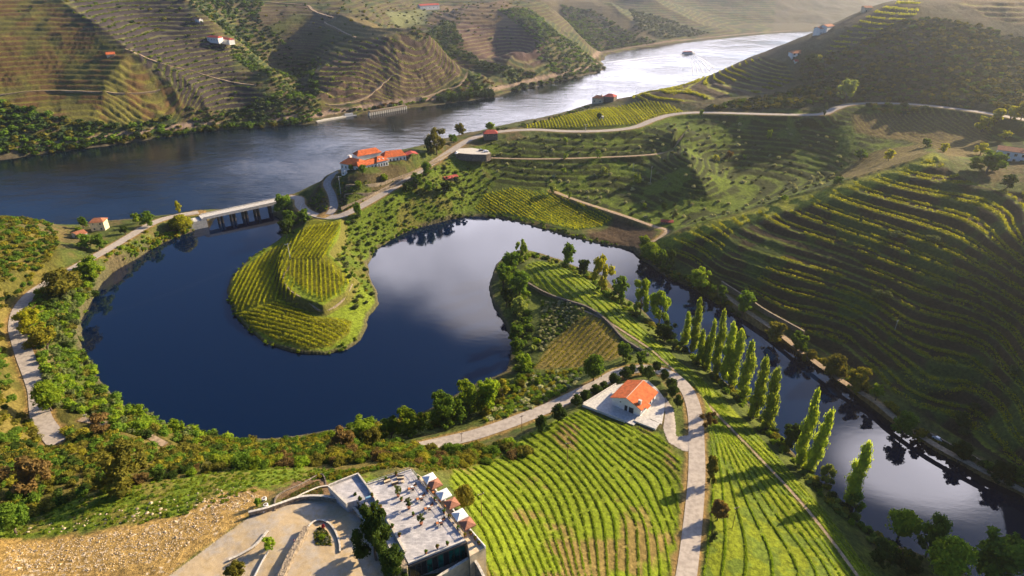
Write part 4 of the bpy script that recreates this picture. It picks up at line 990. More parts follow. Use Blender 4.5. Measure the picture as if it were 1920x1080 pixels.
# --- scrub: nearest bushes one by one, the mass behind them as one thicket
def thicket(name, P, W, H, mats, label, n=90, leaf=.16, per=3):
    """one uncountable thicket made of the shared shrub crowns"""
    rg = np.random.default_rng(len(P)); groups = {}
    for i in range(len(P)): groups.setdefault(mats[int(rg.integers(0, len(mats)))], []).append(i)
    V = []; F = []; mi = []; names = sorted(groups); off = 0
    for k, mn in enumerate(names):
        for s in range(per):
            ids = np.array(groups[mn][s::per]);
            if len(ids) == 0: continue
            r2 = np.random.default_rng(s * 31 + 7); Pq, D, L = crown_pts(r2, 'shrub', n); base = leaf_quads(Pq, D, leaf, r2)
            core = np.vstack([blob_quads(np.zeros(3), 1.0, r2, 6, 3) * np.array([l[3] * .8, l[3] * .8, l[4] * .8]) + l[:3] for l in L[:4]]); base = np.vstack([base, core])
            a = rg.uniform(0, 6.28, len(ids)); ca, sa = np.cos(a)[:, None], np.sin(a)[:, None]
            X = (base[None, :, 0] * ca - base[None, :, 1] * sa) * W[ids][:, None] + P[ids, 0][:, None]
            Y = (base[None, :, 0] * sa + base[None, :, 1] * ca) * W[ids][:, None] + P[ids, 1][:, None]
            Zz = base[None, :, 2] * H[ids][:, None] + (P[ids, 2] - .12 * H[ids])[:, None]
            v = np.stack([X, Y, Zz], -1).reshape(-1, 3); V.append(v); mi.append(np.full(len(v) // 4, k, np.int32))
    me = quads_mesh(name, np.vstack(V), M[names[0]])
    for mn in names[1:]: me.materials.append(M[mn])
    me.polygons.foreach_set('material_index', np.concatenate(mi))
    o = new_obj(name, me); tag(o, label, None, None, 'stuff'); return o
SCRUB = [(-80,560),(-60,430),(0,400),(60,402),(110,440),(118,470),(70,530),(20,570),(10,620),(22,690),(45,780),(140,800),(300,840),(440,835),(560,828),(660,825),(760,830),(860,840),(960,830),(1000,850),(950,868),(880,878),(780,872),(690,868),(560,875),(420,885),(280,905),(140,945),(0,980),(-200,1010)]
SP = scatter(SCRUB, 1500, R, .6, 1.7)
dS = np.hypot(SP[:, 0], SP[:, 1]); order = np.argsort(dS)
mats_s = ['brown', 'ochre', 'brown', 'mid', 'mid', 'bright', 'brown', 'dark', 'mid', 'grass', 'ochre', 'rust']
for i in order[:200]:
    w = R.uniform(2.4, 5.2) * (1.25 if R.random() < .15 else 1)
    m = R.choice(mats_s); cn = dict(brown='olive brown', ochre='yellow ochre', mid='green', rust='rust brown', bright='light green', dark='dark green', grass='grass green')[m]
    shrub(SP[i], w, w * R.uniform(.6, .85), m, '%s shrub in the dense scrub between terrace and lagoon' % cn, '%s shrubs in the foreground scrub' % cn, n=800, leaf=.055)
rest = order[200:]
thicket('scrub', SP[rest], R.uniform(2.2, 4.8, len(rest)), R.uniform(1.6, 3.2, len(rest)), ['brown', 'ochre', 'mid', 'dark', 'brown', 'mid'], 'dense low scrub covering the left hillside', 230, .09)
# shore thickets: lagoon left bank, lagoon bottom bank, far river banks, side river banks
def along(l, n, w0, w1, jit, rg=R, off=0.0, A=None):
    P = smooth_line(GP(l), 8); s = np.concatenate([[0], np.cumsum(np.hypot(*np.diff(P, axis=0).T))]); q = rg.uniform(0, s[-1], n)
    x = np.interp(q, s, P[:, 0]) + rg.normal(0, jit, n); y = np.interp(q, s, P[:, 1]) + rg.normal(0, jit, n)
    wd = height_on(WD, x, y); ok = (wd < .4) & (height_on(VERGE, x, y) > .8); x, y = x[ok], y[ok]
    p = np.column_stack([x, y, np.maximum(height_on(GZ, x, y), .2)]); w = rg.uniform(w0, w1, len(p)); return p, w, w * rg.uniform(.65, 1.0, len(p))
LB = along([(365,425),(330,440),(300,452),(270,466),(235,485),(205,500)], 170, 1.5, 3.6, 1.8)
thicket('bank_bushes', *LB, ['mid', 'bright', 'ochre'], 'low bushes lining the causeway bank of the lagoon')
LB2 = along([(165,520),(135,550),(115,600),(115,650),(130,700),(150,735),(195,765),(250,790),(330,815),(400,828)], 620, 2.2, 5.5, 5.0)
thicket('bank_bushes', *LB2, ['mid', 'bright', 'brown', 'mid', 'dark', 'bright', 'olive'], 'mixed trees and bushes crowding the left bank of the lagoon', 200, .10)
LB3 = along([(400,828),(500,836),(600,828),(700,812),(780,800),(860,775),(930,735),(985,705)], 190, 2.2, 4.6, 3.5)
thicket('bank_bushes', *LB3, ['mid', 'bright', 'brown', 'ochre', 'bright'], 'bushes crowding the near bank of the lagoon', 200, .10)
LB4 = along([(985,695),(975,650),(985,610),(975,570),(950,530),(960,495),(1000,482)], 120, 2.0, 4.2, 2.8)
thicket('bank_bushes', *LB4, ['mid', 'dark', 'bright', 'pale'], 'bushes on the lagoon side of the wooded spit', 170, .11)
LB5 = along([(1005,482),(1060,500),(1110,525),(1150,560),(1200,598),(1240,630),(1300,675),(1360,725),(1410,770),(1450,815),(1500,875),(1560,940),(1610,985),(1660,1025),(1720,1060)], 260, 1.6, 3.8, 1.6)
thicket('bank_bushes', *LB5, ['mid', 'bright', 'pale', 'dark', 'ochre'], 'low bushes along the near bank of the side river', 170, .11)
LB6 = along([(1205,478),(1245,505),(1300,538),(1350,570),(1400,600),(1450,632),(1500,664),(1560,708),(1610,748),(1660,785),(1720,825),(1790,862),(1860,900),(1930,935)], 460, 1.6, 4.2, 1.5)
thicket('bank_bushes', *LB6, ['mid', 'dark', 'brown', 'dark', 'ochre'], 'dark bushes hanging over the far bank of the side river', 170, .11)
LB7 = along([(690,480),(730,450),(790,422),(870,405),(960,408),(1040,430),(1100,448),(1160,462)], 150, 1.0, 2.3, .9)
thicket('bank_bushes', *LB7, ['mid', 'bright', 'dark'], 'low green bushes along the far shore of the lagoon', 90, .16)
LB8 = along([(440,520),(460,492),(500,468)], 12, 1.6, 2.6, .8)
thicket('bank_bushes', *LB8, ['mid', 'bright'], 'few bushes at the waterline of the vineyard headland', 150, .12)
LB9 = along([(430,560),(445,595),(480,635),(530,655),(600,667),(650,655),(680,625)], 70, .8, 2.2, .8)
thicket('bank_bushes', *LB9, ['bright', 'mid', 'grass'], 'grassy bushes round the tip of the vineyard headland', 110, .14)
# silvery broom patch and shrubs between the small brown vineyard and the spit
BP = scatter([(1010,560),(1060,563),(1100,580),(1090,600),(1045,635),(1015,665),(1000,650),(1012,600)], 150, R, .5, 1.2)
thicket('broom_patch', BP, R.uniform(1.2, 2.2, len(BP)), R.uniform(.9, 1.6, len(BP)), ['silver', 'olive', 'mid', 'silver'], 'patch of pale silvery bushes on the wooded spit', 110, .14)
BQ = scatter([(990,700),(1060,692),(1095,690),(1095,715),(1040,750),(980,780),(930,790),(900,800),(900,780),(960,740)], 150, R, .8, 1.5)
thicket('broom_patch', BQ, R.uniform(1.3, 2.8, len(BQ)), R.uniform(.9, 1.8, len(BQ)), ['silver', 'bright', 'ochre', 'mid'], 'pale green bushes on the bank above the curving road', 130, .13)
SB = scatter([(645,408),(700,385),(850,296),(900,320),(925,350),(890,390),(790,418),(730,442),(692,475),(690,495),(712,565),(660,592),(655,540),(640,500),(620,485),(640,450)], 420, R, 1.5, 1.6)
thicket('low_scrub', SB, R.uniform(.8, 2.2, len(SB)), R.uniform(.4, 1.2, len(SB)), ['mid', 'grass', 'olive', 'grass', 'ochre'], 'rough grass and low scrub on the sunny green slope', 80, .16)
EP = scatter([(560,385),(600,350),(640,330),(650,345),(700,345),(790,310),(845,285),(800,315),(740,350),(690,375),(650,398),(610,400)], 110, R, 1.0, 1.3)
thicket('garden_bushes', EP, R.uniform(.9, 2.3, len(EP)), R.uniform(.7, 1.6, len(EP)), ['mid', 'ochre', 'dark', 'bright'], 'garden bushes on the terraced bank below the estate', 110, .13)
GPp = scatter([(560,893),(690,876),(780,862),(860,852),(960,845),(900,872),(845,884),(800,890),(770,878),(690,888),(620,905)], 240, R, .6, .9)
thicket('grass_tufts', GPp, R.uniform(.8, 2.2, len(GPp)), R.uniform(.5, 1.3, len(GPp)), ['grass', 'brown', 'mid', 'ochre'], 'rough grass and low bushes behind the roof terrace', 90, .15)
# far woods and hillside bushes
def hillbush(uv, n, w0, w1, mats, label, mind, hs=.8, nq=46, name='hillside_bushes'):
    P = scatter(uv, n, R, 1.5, mind); w = R.uniform(w0, w1, len(P)); thicket(name, P, w, w * R.uniform(.6, 1.0, len(P)) * hs, mats, label, nq, .22, 2)
hillbush([(1310,205),(1480,205),(1560,195),(1850,200),(1960,225),(1960,80),(1800,40),(1700,35),(1600,85),(1540,105),(1500,120),(1495,160),(1400,185)], 1500, 2.2, 6.0, ['brown', 'fargreen', 'mid', 'ochre', 'brown', 'fargreen', 'olive'], 'scattered bushes covering the steep right hillside', 3.2)
hillbush([(0,190),(130,225),(230,235),(320,222),(350,240),(250,262),(100,285),(-100,300),(-100,180)], 260, 4, 9, ['fargreen', 'dark', 'mid', 'brown'], 'dark bushes along the foot of the left hillside', 4.0)
hillbush([(350,200),(400,208),(470,195),(520,175),(500,140),(440,110),(425,80),(470,100),(560,150),(600,195),(605,218),(560,228),(460,238),(370,243)], 800, 3, 7, ['fargreen', 'mid', 'dark', 'olive'], 'green bushes on the wooded end of the middle hill', 3.6)
hillbush([(300,-10),(500,-20),(490,40),(560,105),(600,110),(600,190),(570,150),(530,125),(430,65),(370,20)], 420, 4, 8, ['fargreen', 'dark', 'mid'], 'dark green wood filling the valley between two vineyard hills', 4.6)
hillbush([(595,205),(650,205),(740,192),(800,185),(870,150),(900,140),(935,165),(880,180),(800,192),(720,203),(640,212)], 170, 3, 7, ['fargreen', 'mid', 'rust', 'bright'], 'bushes at the foot of the rounded vineyard hill', 4.0)
hillbush([(770,65),(830,40),(850,45),(870,90),(950,125),(1010,140),(960,160),(900,130),(860,105),(800,80)], 260, 4, 9, ['fargreen', 'dark', 'olive'], 'wooded gully behind the rounded vineyard hill', 4.6)
hillbush([(930,20),(1000,20),(1040,60),(1100,100),(1130,125),(1100,138),(1040,140),(1010,110),(1000,70),(960,40)], 420, 4, 8, ['fargreen', 'olive', 'mid'], 'bushes dotting the distant spur beside the river', 4.4)
hillbush([(1050,10),(1110,20),(1180,60),(1230,80),(1180,88),(1130,95),(1080,60)], 380, 5, 9, ['fargreen', 'olive', 'mid'], 'bushes dotting the second hazy spur', 5.5)
hillbush([(1180,20),(1260,40),(1330,62),(1250,74),(1190,60)], 260, 5, 10, ['fargreen', 'olive'], 'bushes dotting the third hazy spur', 6.5)
hillbush([(60,-20),(330,-20),(600,0),(900,-5),(1000,10),(1000,60),(900,70),(760,60),(600,120),(480,120),(300,60),(150,30)], 420, 2.5, 6, ['fargreen', 'mid', 'olive', 'ochre'], 'bushes scattered over the upper slopes beyond the river', 6)
hillbush([(0,20),(90,10),(330,180),(500,180),(600,200),(890,130),(780,80),(640,100),(500,120),(250,60)], 200, 2, 4.5, ['fargreen', 'mid', 'bright'], 'isolated bushes on the terraces beyond the river', 8)
FB = along([(0,288),(150,276),(280,258),(400,243),(480,238),(590,228)], 130, 3.5, 7.5, 3.0)
thicket('riverside_trees', *FB, ['fargreen', 'mid', 'brown', 'dark'], 'trees along the foot of the far left river bank', 70, .18)
FB2 = along([(830,190),(870,184),(925,178)], 55, 5, 9, 2.5)
thicket('riverside_trees', FB2[0], FB2[1], FB2[1] * 1.25, ['fargreen', 'dark'], 'dark green trees in a dense row at the foot of the far bank', 90, .16)
FB3 = along([(960,170),(1040,153),(1110,136),(1140,126)], 60, 4, 9, 3)
thicket('riverside_trees', *FB3, ['fargreen', 'mid', 'olive'], 'riverside trees around the low point of the far bank', 80, .18)
FB4 = along([(870,268),(930,246),(985,234),(1040,222),(1080,210),(1110,200)], 60, 1.6, 3.6, 1.5)
thicket('bank_bushes', *FB4, ['dark', 'mid', 'olive'], 'dark bushes on the crest between vineyard and river', 90, .16)
# --- grass tufts and stones on the bank above the driveway
TP = scatter([(0,968),(100,935),(250,910),(400,882),(560,873),(690,880),(620,900),(520,912),(440,940),(380,960),(300,982),(150,998),(0,1012)], 1300, R, .3, .8)[:480]
thicket('grass_tufts', TP, R.uniform(.5, 1.5, len(TP)), R.uniform(.25, .6, len(TP)), ['grass', 'bright', 'grass', 'mid'], 'rough tufted grass on the bank below the scrub', 60, .2)
# ---------------------------------------------------------------- vine rows: every row of the near vineyards is a thing
def ordn(i):
    return ORD[i] if i < 20 else '%d%s' % (i + 1, {1: 'st', 2: 'nd', 3: 'rd'}.get((i + 1) % 10, 'th') if (i + 1) // 10 != 1 else 'th')
def pieces(X, Y, cell=.8):
    cells = {}
    for i, c in enumerate(zip(np.floor(X / cell).astype(int).tolist(), np.floor(Y / cell).astype(int).tolist())): cells.setdefault(c, []).append(i)
    seen = set(); out = []
    for c in list(cells):
        if c in seen: continue
        st = [c]; seen.add(c); ids = []
        while st:
            a = st.pop(); ids += cells[a]
            for dx in (-1, 0, 1):
                for dy in (-1, 0, 1):
                    b = (a[0] + dx, a[1] + dy)
                    if b in cells and b not in seen: seen.add(b); st.append(b)
        out.append(ids)
    return out
def vine_rows(uv, phase, label, group, dens, w, h, mat, leaf=.3, minq=14, rowfrac=.5, A=None, posts=False):
    P = GP(uv, A); x0, y0 = P.min(0); x1, y1 = P.max(0); n = int((x1 - x0) * (y1 - y0) * dens); n = min(n, 420000)
    q = np.stack([R.uniform(x0, x1, n), R.uniform(y0, y1, n)], 1); sd = sdf(P, q[:, 0], q[:, 1]); q = q[sd > .4]
    q = q[(height_on(VERGE, q[:, 0], q[:, 1]) > 1.2) & (height_on(WD, q[:, 0], q[:, 1]) < -.8)]
    e = .25; p = phase(q[:, 0], q[:, 1]); gx = (phase(q[:, 0] + e, q[:, 1]) - p) / e; gy = (phase(q[:, 0], q[:, 1] + e) - p) / e
    k = np.floor(p); d = (k + rowfrac) - p; g2 = gx * gx + gy * gy + 1e-6; lat = R.normal(0, w * .32, len(q))
    gl = np.sqrt(g2); keep = gl < 1.2
    X = q[:, 0] + d * gx / g2 + gx / gl * lat; Y = q[:, 1] + d * gy / g2 + gy / gl * lat
    gap = vnoise(X, Y, 1.3, 77) > .14
    keep &= gap; X, Y, k = X[keep], Y[keep], k[keep]
    Zz = height_on(GZ, X, Y) + R.uniform(.1, 1, len(X)) ** .8 * h
    out = []
    for kk in np.unique(k):
        m = k == kk
        if m.sum() < minq: continue
        xs, ys, zs_ = X[m], Y[m], Zz[m]
        for j in pieces(xs, ys):
            if len(j) < max(minq, 26): continue
            V = leaf_quads(np.stack([xs[j], ys[j], zs_[j]], 1), np.tile([0, 0, .8], (len(j), 1)), leaf, R, .8)
            o = new_obj('vine_row', quads_mesh('vine_row', V, M[mat])); tag(o, label.replace('#', ordn(len(out))), 'vine row', group); out.append(o)
    return out
vine_rows(FL, phF, '# leafy vine row counted from the country road in the field on its left', 'vine rows in the field left of the country road', 20, .38, .38, 'vine', .22)
vine_rows(FR, phR, '# long vine row counted from the country road towards the side river', 'vine rows in the field right of the country road', 16, .38, .38, 'vine', .22)
vine_rows(P1LOW[:8] + [(565,572),(540,560),(520,562),(475,578),(445,588)], ph_low, '# vine row counted from the inner path on the lower left side of the headland', 'vine rows on the lower left of the headland', 9, .6, 1.1, 'goldvine', .38)
vine_rows(P1LB, ph_lowb, '# vine row counted from the waterside across the tip of the headland', 'vine rows across the tip of the headland', 10, .6, 1.1, 'goldvine', .36)
vine_rows(P1B, ph_b, '# vine row from the left in the walled raised block of the headland', 'vine rows in the raised block of the headland', 9, .5, 1.1, 'goldvine', .38)
vine_rows(P1A, dir_phase((550,485),(600,422),2.0), '# vine row from the right in the upper headland block below the grey road', 'vine rows in the upper block of the headland', 9, .5, 1.1, 'goldvine', .38)
vine_rows(LV, phL, '# thin bare vine row from the lower right in the small brown vineyard', 'vine rows in the small brown vineyard', 6, .5, .8, 'ochre', .3)
vine_rows(LOW_V, dir_phase((960,365),(1060,425),1.9), '# vine row from the waterside in the green vineyard on the far lagoon shore', 'vine rows on the far lagoon shore', 7, .5, 1.0, 'goldvine', .4)
vine_rows(TOP_V, dir_phase((1150,205),(1180,237),2.2), '# vine row from the left in the bright sunlit vineyard above the hill road', 'vine rows above the hill road', 6, .5, 1.0, 'goldvine', .5)
# hedged terraces: one leafy mass per hillside, too many rows to count
def terrace_vines(uv, step, label, dens, h, mat, leaf, f0=.25, f1=.5, rows=1, thin=.2, lat=.10):
    P = GP(uv); x0, y0 = P.min(0); x1, y1 = P.max(0); n = int((x1 - x0) * (y1 - y0) * dens); q = np.stack([R.uniform(x0, x1, n), R.uniform(y0, y1, n)], 1)
    q = q[sdf(P, q[:, 0], q[:, 1]) > 1.5]; q = q[height_on(VERGE, q[:, 0], q[:, 1]) > .6]
    p = height_on(ph_h, q[:, 0], q[:, 1]) / step; e = .8
    gx = (height_on(ph_h, q[:, 0] + e, q[:, 1]) / step - p) / e; gy = (height_on(ph_h, q[:, 0], q[:, 1] + e) / step - p) / e; g2 = gx * gx + gy * gy + 1e-5
    tgt = np.floor(p) + (f0 if rows == 1 else R.choice(np.linspace(f0, f1, rows), len(q))); d = tgt - p; ok = np.abs(d) / np.sqrt(g2) < 12
    d = d + R.normal(0, .02, len(q)); X = (q[:, 0] + d * gx / g2)[ok]; Y = (q[:, 1] + d * gy / g2)[ok]
    k = (vnoise(X, Y, 2.2, 5) > thin) & (sdf(P, X, Y) > .5) & (fbm(X, Y, 28, 2, 8) > .33); X, Y = X[k], Y[k]
    Zz = height_on(GZ, X, Y) + R.uniform(.05, 1, len(X)) * h
    o = new_obj('terrace_vines', quads_mesh('terrace_vines', leaf_quads(np.stack([X, Y, Zz], 1), np.tile([0, 0, .8], (len(X), 1)), leaf, R, .8), M[mat])); tag(o, label, None, None, 'stuff'); return o
terrace_vines(SPUR, 3.3, 'lines of young vines along the terraces of the dark right slope', 6.5, 1.1, 'goldvine', .34, .12, .5, 2, .26)
terrace_vines(RIDGE_V, 2.1, 'yellow green vines along the curved terraces above the river', 7, 1.3, 'goldvine', .55, .3, thin=.1)
terrace_vines(RIDGE_U, 3.0, 'vines along the terraces near the right skyline', 3.5, 1.3, 'goldvine', .6, .28)
terrace_vines(HILL_B, 3.2, 'vine lines along the terraces of the dark left hill', .5, 1.2, 'darkvine', .8, .3)
terrace_vines(HILL_C, 3.2, 'vine lines along the terraces of the rounded hill', .35, 1.2, 'darkvine', .8, .3)
# ---------------------------------------------------------------- building kit
def MATS():
    M['white'] = plain_mat('white_render', (.80, .79, .76), .8, .06, .8)
    M['cream'] = plain_mat('cream_render', (.66, .54, .36), .85, .12, .8)
    M['terracotta'] = tile_mat('roof_tiles', (.60, .145, .045)); M['oldtile'] = tile_mat('old_roof_tiles', (.36, .14, .07)); M['redroof'] = tile_mat('red_sheet_roof', (.42, .08, .06))
    M['glassdark'] = plain_mat('window_glass', (.02, .025, .03), .1, .1, 1, spec=.6); M['greenglass'] = plain_mat('green_glass', (.01, .11, .085), .06, .35, .8, spec=.9)
    M['concrete'] = plain_mat('pale_concrete', (.55, .53, .49), .85, .12, 1.2, .01); M['paving'] = paving_mat('deck_paving', (.46, .45, .46))
    M['stonewall'] = stone_mat('dry_stone_wall', (.26, .21, .15)); M['darkstone'] = stone_mat('dark_stone_wall', (.15, .125, .10)); M['capstone'] = plain_mat('pale_cap_stone', (.58, .54, .46), .85, .15, 2.0)
    M['steel'] = plain_mat('dark_steel', (.05, .05, .055), .5, .1, 3); M['palemetal'] = plain_mat('pale_metal', (.5, .51, .53), .4, .1, 3, metallic=.3)
    M['wood'] = plain_mat('brown_wood', (.22, .12, .06), .7, .25, 4); M['orange'] = plain_mat('tan_orange_cushion', (.50, .19, .07), .8, .1, 4)
    M['canvas_w'] = plain_mat('white_canvas', (.78, .77, .74), .85, .04, 3); M['canvas_b'] = plain_mat('brown_canvas', (.34, .15, .09), .85, .12, 3)
    M['terrapot'] = plain_mat('clay_pot', (.33, .13, .07), .8, .2, 5); M['blackpaint'] = plain_mat('black_paint', (.02, .02, .02), .4, .1, 5)
    M['skin'] = plain_mat('skin', (.5, .3, .2), .6, .05, 9); M['pinkcloth'] = plain_mat('pink_cloth', (.62, .30, .34), .9, .1, 9); M['bluecloth'] = plain_mat('dark_trousers', (.03, .04, .08), .9, .1, 9); M['hair'] = plain_mat('dark_hair', (.03, .02, .015), .7, .1, 9)
    M['carblack'] = plain_mat('black_car_paint', (.02, .022, .03), .2, .1, 5, spec=.7); M['carwhite'] = plain_mat('white_car_paint', (.75, .75, .76), .25, .04, 5, spec=.6); M['rubber'] = plain_mat('rubber', (.015, .015, .015), .9, .1, 5)
    M['foam'] = plain_mat('churned_wake', (.75, .77, .78), .5, .2, .6, .1); M['blueglass'] = plain_mat('blue_skylight', (.25, .48, .60), .08, .1, 2, spec=.9)
def tile_mat(name, col):
    m, t = new_mat(name); tcn = N(t, 'ShaderNodeTexCoord'); geo = t.nodes.new('ShaderNodeNewGeometry')
    w = N(t, 'ShaderNodeTexWave'); w.inputs['Scale'].default_value = 3.2; w.inputs['Distortion'].default_value = .4; t.links.new(tcn.outputs['Object'], w.inputs[0])
    nz = NOISE(t, geo.outputs['Position'], .9, 4, .65); n2 = NOISE(t, geo.outputs['Position'], 5, 2, .6)
    c = MIXC(t, MRANGE(t, nz.outputs[0], .3, .7), tuple(x * .72 for x in col), tuple(min(1, x * 1.25) for x in col))
    c = MIXC(t, MRANGE(t, n2.outputs[0], .55, .75, 0, .4), c, (col[0] * .8, col[1] * 1.6, col[2] * 2))
    p = PRIN(t, c, .85, BUMP(t, w.outputs['Fac'], .5, .06), spec=.2); return finish(m, t, p.outputs[0])
def paving_mat(name, col):
    m, t = new_mat(name); tcn = N(t, 'ShaderNodeTexCoord'); b = N(t, 'ShaderNodeTexBrick'); b.inputs['Scale'].default_value = 1.0
    b.inputs['Brick Width'].default_value = .9; b.inputs['Row Height'].default_value = .3; b.inputs['Mortar Size'].default_value = .012
    b.inputs['Color1'].default_value = (*[x * 1.15 for x in col], 1); b.inputs['Color2'].default_value = (*[x * .82 for x in col], 1); b.inputs['Mortar'].default_value = (*[x * .55 for x in col], 1)
    t.links.new(tcn.outputs['Object'], b.inputs['Vector']); nz = NOISE(t, tcn.outputs['Object'], .5, 5, .7)
    c = MIXC(t, 1.0, b.outputs[0], MIXC(t, MRANGE(t, nz.outputs[0], .35, .65), (.75, .75, .76), (1.15, 1.13, 1.1)), 'MULTIPLY')
    p = PRIN(t, c, .8, spec=.3); return finish(m, t, p.outputs[0])
def stone_mat(name, col):
    m, t = new_mat(name); geo = t.nodes.new('ShaderNodeNewGeometry'); v = N(t, 'ShaderNodeTexVoronoi'); v.inputs['Scale'].default_value = 2.6; t.links.new(geo.outputs['Position'], v.inputs['Vector'])
    sep_ = N(t, 'ShaderNodeSeparateColor'); t.links.new(v.outputs['Color'], sep_.inputs[0])
    c = MIXC(t, sep_.outputs[0], tuple(x * .6 for x in col), tuple(x * 1.5 for x in col)); p = PRIN(t, c, .9, BUMP(t, v.outputs['Distance'], .8, .12), spec=.15); return finish(m, t, p.outputs[0])
MATS()
def empty(name, loc, rz=0.0, label=None, cat=None, group=None):
    o = new_obj(name, None); o.location = loc; o.rotation_euler = (0, 0, rz); o.empty_display_size = .5; tag(o, label, cat, group); return o
class MB:
    """collects boxes, prisms and tubes and links them as one mesh"""
    def __init__(s): s.V = []; s.F = []
    def add(s, V, F): n = len(s.V); s.V += [tuple(map(float, v)) for v in V]; s.F += [tuple(i + n for i in f) for f in F]; return s
    def box(s, x0, x1, y0, y1, z0, z1):
        V = [(x, y, z) for z in (z0, z1) for x, y in ((x0, y0), (x1, y0), (x1, y1), (x0, y1))]
        return s.add(V, [(3, 2, 1, 0), (4, 5, 6, 7), (0, 1, 5, 4), (1, 2, 6, 5), (2, 3, 7, 6), (3, 0, 4, 7)])
    def prism(s, P, z0, z1):
        n = len(P); a = sum(P[i][0] * P[(i + 1) % n][1] - P[(i + 1) % n][0] * P[i][1] for i in range(n)); P = list(P) if a > 0 else list(P)[::-1]
        zz0 = z0 if hasattr(z0, '__len__') else [z0] * n
        return s.add([(p[0], p[1], z) for p, z in zip(P, zz0)] + [(p[0], p[1], z1) for p in P], [tuple(range(n))[::-1], tuple(range(n, 2 * n))] + [(i, (i + 1) % n, n + (i + 1) % n, n + i) for i in range(n)])
    def tube(s, pts, rads, n=8, cap=True):
        if isinstance(rads, (int, float)): rads = [rads] * len(pts)
        q = tube_quads(pts, rads, n); m = len(q) // 4; s.add(q, [(4 * i, 4 * i + 1, 4 * i + 2, 4 * i + 3) for i in range(m)])
        if cap:
            s.add(q[(m - n) * 4 + 3:m * 4:4] if False else [q[4 * (m - n + i) + 3] for i in range(n)], [tuple(range(n))]); s.add([q[4 * i] for i in range(n)], [tuple(range(n))[::-1]])
        return s
    def wall(s, P, w, z0, z1):
        """wall of thickness w along a polyline of (x, y)"""
        P = np.asarray(P, float)[:, :2]; T = np.gradient(P, axis=0); T /= np.hypot(T[:, 0], T[:, 1])[:, None]; Nn = np.stack([-T[:, 1], T[:, 0]], 1) * w / 2
        L, Rr = P + Nn, P - Nn; n = len(P); z0 = np.broadcast_to(z0, n); z1 = np.broadcast_to(z1, n)
        V = [(*L[i], z0[i]) for i in range(n)] + [(*L[i], z1[i]) for i in range(n)] + [(*Rr[i], z1[i]) for i in range(n)] + [(*Rr[i], z0[i]) for i in range(n)]
        F = []
        for i in range(n - 1):
            for a in range(4): b = (a + 1) % 4; F.append((a * n + i, a * n + i + 1, b * n + i + 1, b * n + i)[::-1])
        F += [(0, n, 2 * n, 3 * n)[::1], (n - 1, 2 * n - 1, 3 * n - 1, 4 * n - 1)[::-1]]
        return s.add(V, F)
    def build(s, name, mat, parent=None, loc=None):
        me = bpy.data.meshes.new(name); me.from_pydata(s.V, [], s.F); me.materials.append(M[mat]); me.update(); o = new_obj(name, me, parent)
        if loc is not None: o.location = loc
        return o
def roof(mb, x0, x1, y0, y1, z, h, kind='gable', o=.35, th=.14, cut=None):
    """ridge along y"""
    X0, X1, Y0, Y1 = x0 - o, x1 + o, y0 - o, y1 + o; xm = (x0 + x1) / 2; k = 0 if kind == 'gable' else (cut if cut is not None else (X1 - X0) / 2)
    for dz in (0,):
        V = [(X0, Y0, z), (X1, Y0, z), (X1, Y1, z), (X0, Y1, z), (xm, Y0 + k, z + h), (xm, Y1 - k, z + h)]
        V2 = [(a, b, c + th) for a, b, c in V]; F = [(0, 4, 5, 3), (1, 2, 5, 4)] + ([(0, 1, 4), (2, 3, 5)] if k else [])
        n = 6; FF = [tuple(i + n for i in f[::-1]) for f in F]; FF = [tuple(i + n for i in ((0, 4, 5, 3)[::-1])), tuple(i + n for i in ((1, 2, 5, 4)[::-1]))]
        FF = [(n + 0, n + 4, n + 5, n + 3)[::-1], (n + 1, n + 2, n + 5, n + 4)[::-1]] + ([(n + 0, n + 1, n + 4), (n + 2, n + 3, n + 5)] if k else [])
        rim = [(0, 1, n + 1, n + 0), (1, 2, n + 2, n + 1), (2, 3, n + 3, n + 2), (3, 0, n + 0, n + 3)] if k else [(1, 2, n + 2, n + 1), (3, 0, n + 0, n + 3), (0, 4, n + 4, n), (4, 1, n + 1, n + 4), (3, 5, n + 5, n + 3), (5, 2, n + 2, n + 5)]
        mb.add(V + V2, F + FF + rim)
    return mb
def gable_walls(mb, x0, x1, y0, y1, z0, z1, h, gable=True):
    xm = (x0 + x1) / 2; mb.box(x0, x1, y0, y1, z0, z1)
    if gable:
        for y, d in ((y0, .12), (y1, -.12)):
            mb.add([(x0, y, z1), (x1, y, z1), (xm, y, z1 + h), (x0, y + d, z1), (x1, y + d, z1), (xm, y + d, z1 + h)], [(0, 1, 2), (5, 4, 3), (0, 2, 5, 3), (1, 4, 5, 2)])
    return mb
def windows(parent, specs, name='window', mat='glassdark', frame=True):
    """specs: (face, along, z, w, h) with face in -y +y -x +x given as (axis, coord, sign)"""
    for (ax, c, sg), a, z, w, h in specs:
        g = MB(); f = MB(); d0, d1 = sorted((c + sg * .02, c + sg * .06)); e0, e1 = sorted((c + sg * .003, c + sg * .05)); t = .09
        if ax == 'y':
            g.box(a - w / 2, a + w / 2, d0, d1, z, z + h)
            for q in ((a - w / 2 - t, a - w / 2, z - t, z + h + t), (a + w / 2, a + w / 2 + t, z - t, z + h + t), (a - w / 2, a + w / 2, z - t, z), (a - w / 2, a + w / 2, z + h, z + h + t)): f.box(q[0], q[1], e0, e1, q[2], q[3])
        else:
            g.box(d0, d1, a - w / 2, a + w / 2, z, z + h)
            for q in ((a - w / 2 - t, a - w / 2, z - t, z + h + t), (a + w / 2, a + w / 2 + t, z - t, z + h + t), (a - w / 2, a + w / 2, z - t, z), (a - w / 2, a + w / 2, z + h, z + h + t)): f.box(e0, e1, q[0], q[1], q[2], q[3])
        o = g.build(name, mat, parent)
        if frame: f.build('frame', 'capstone', o)
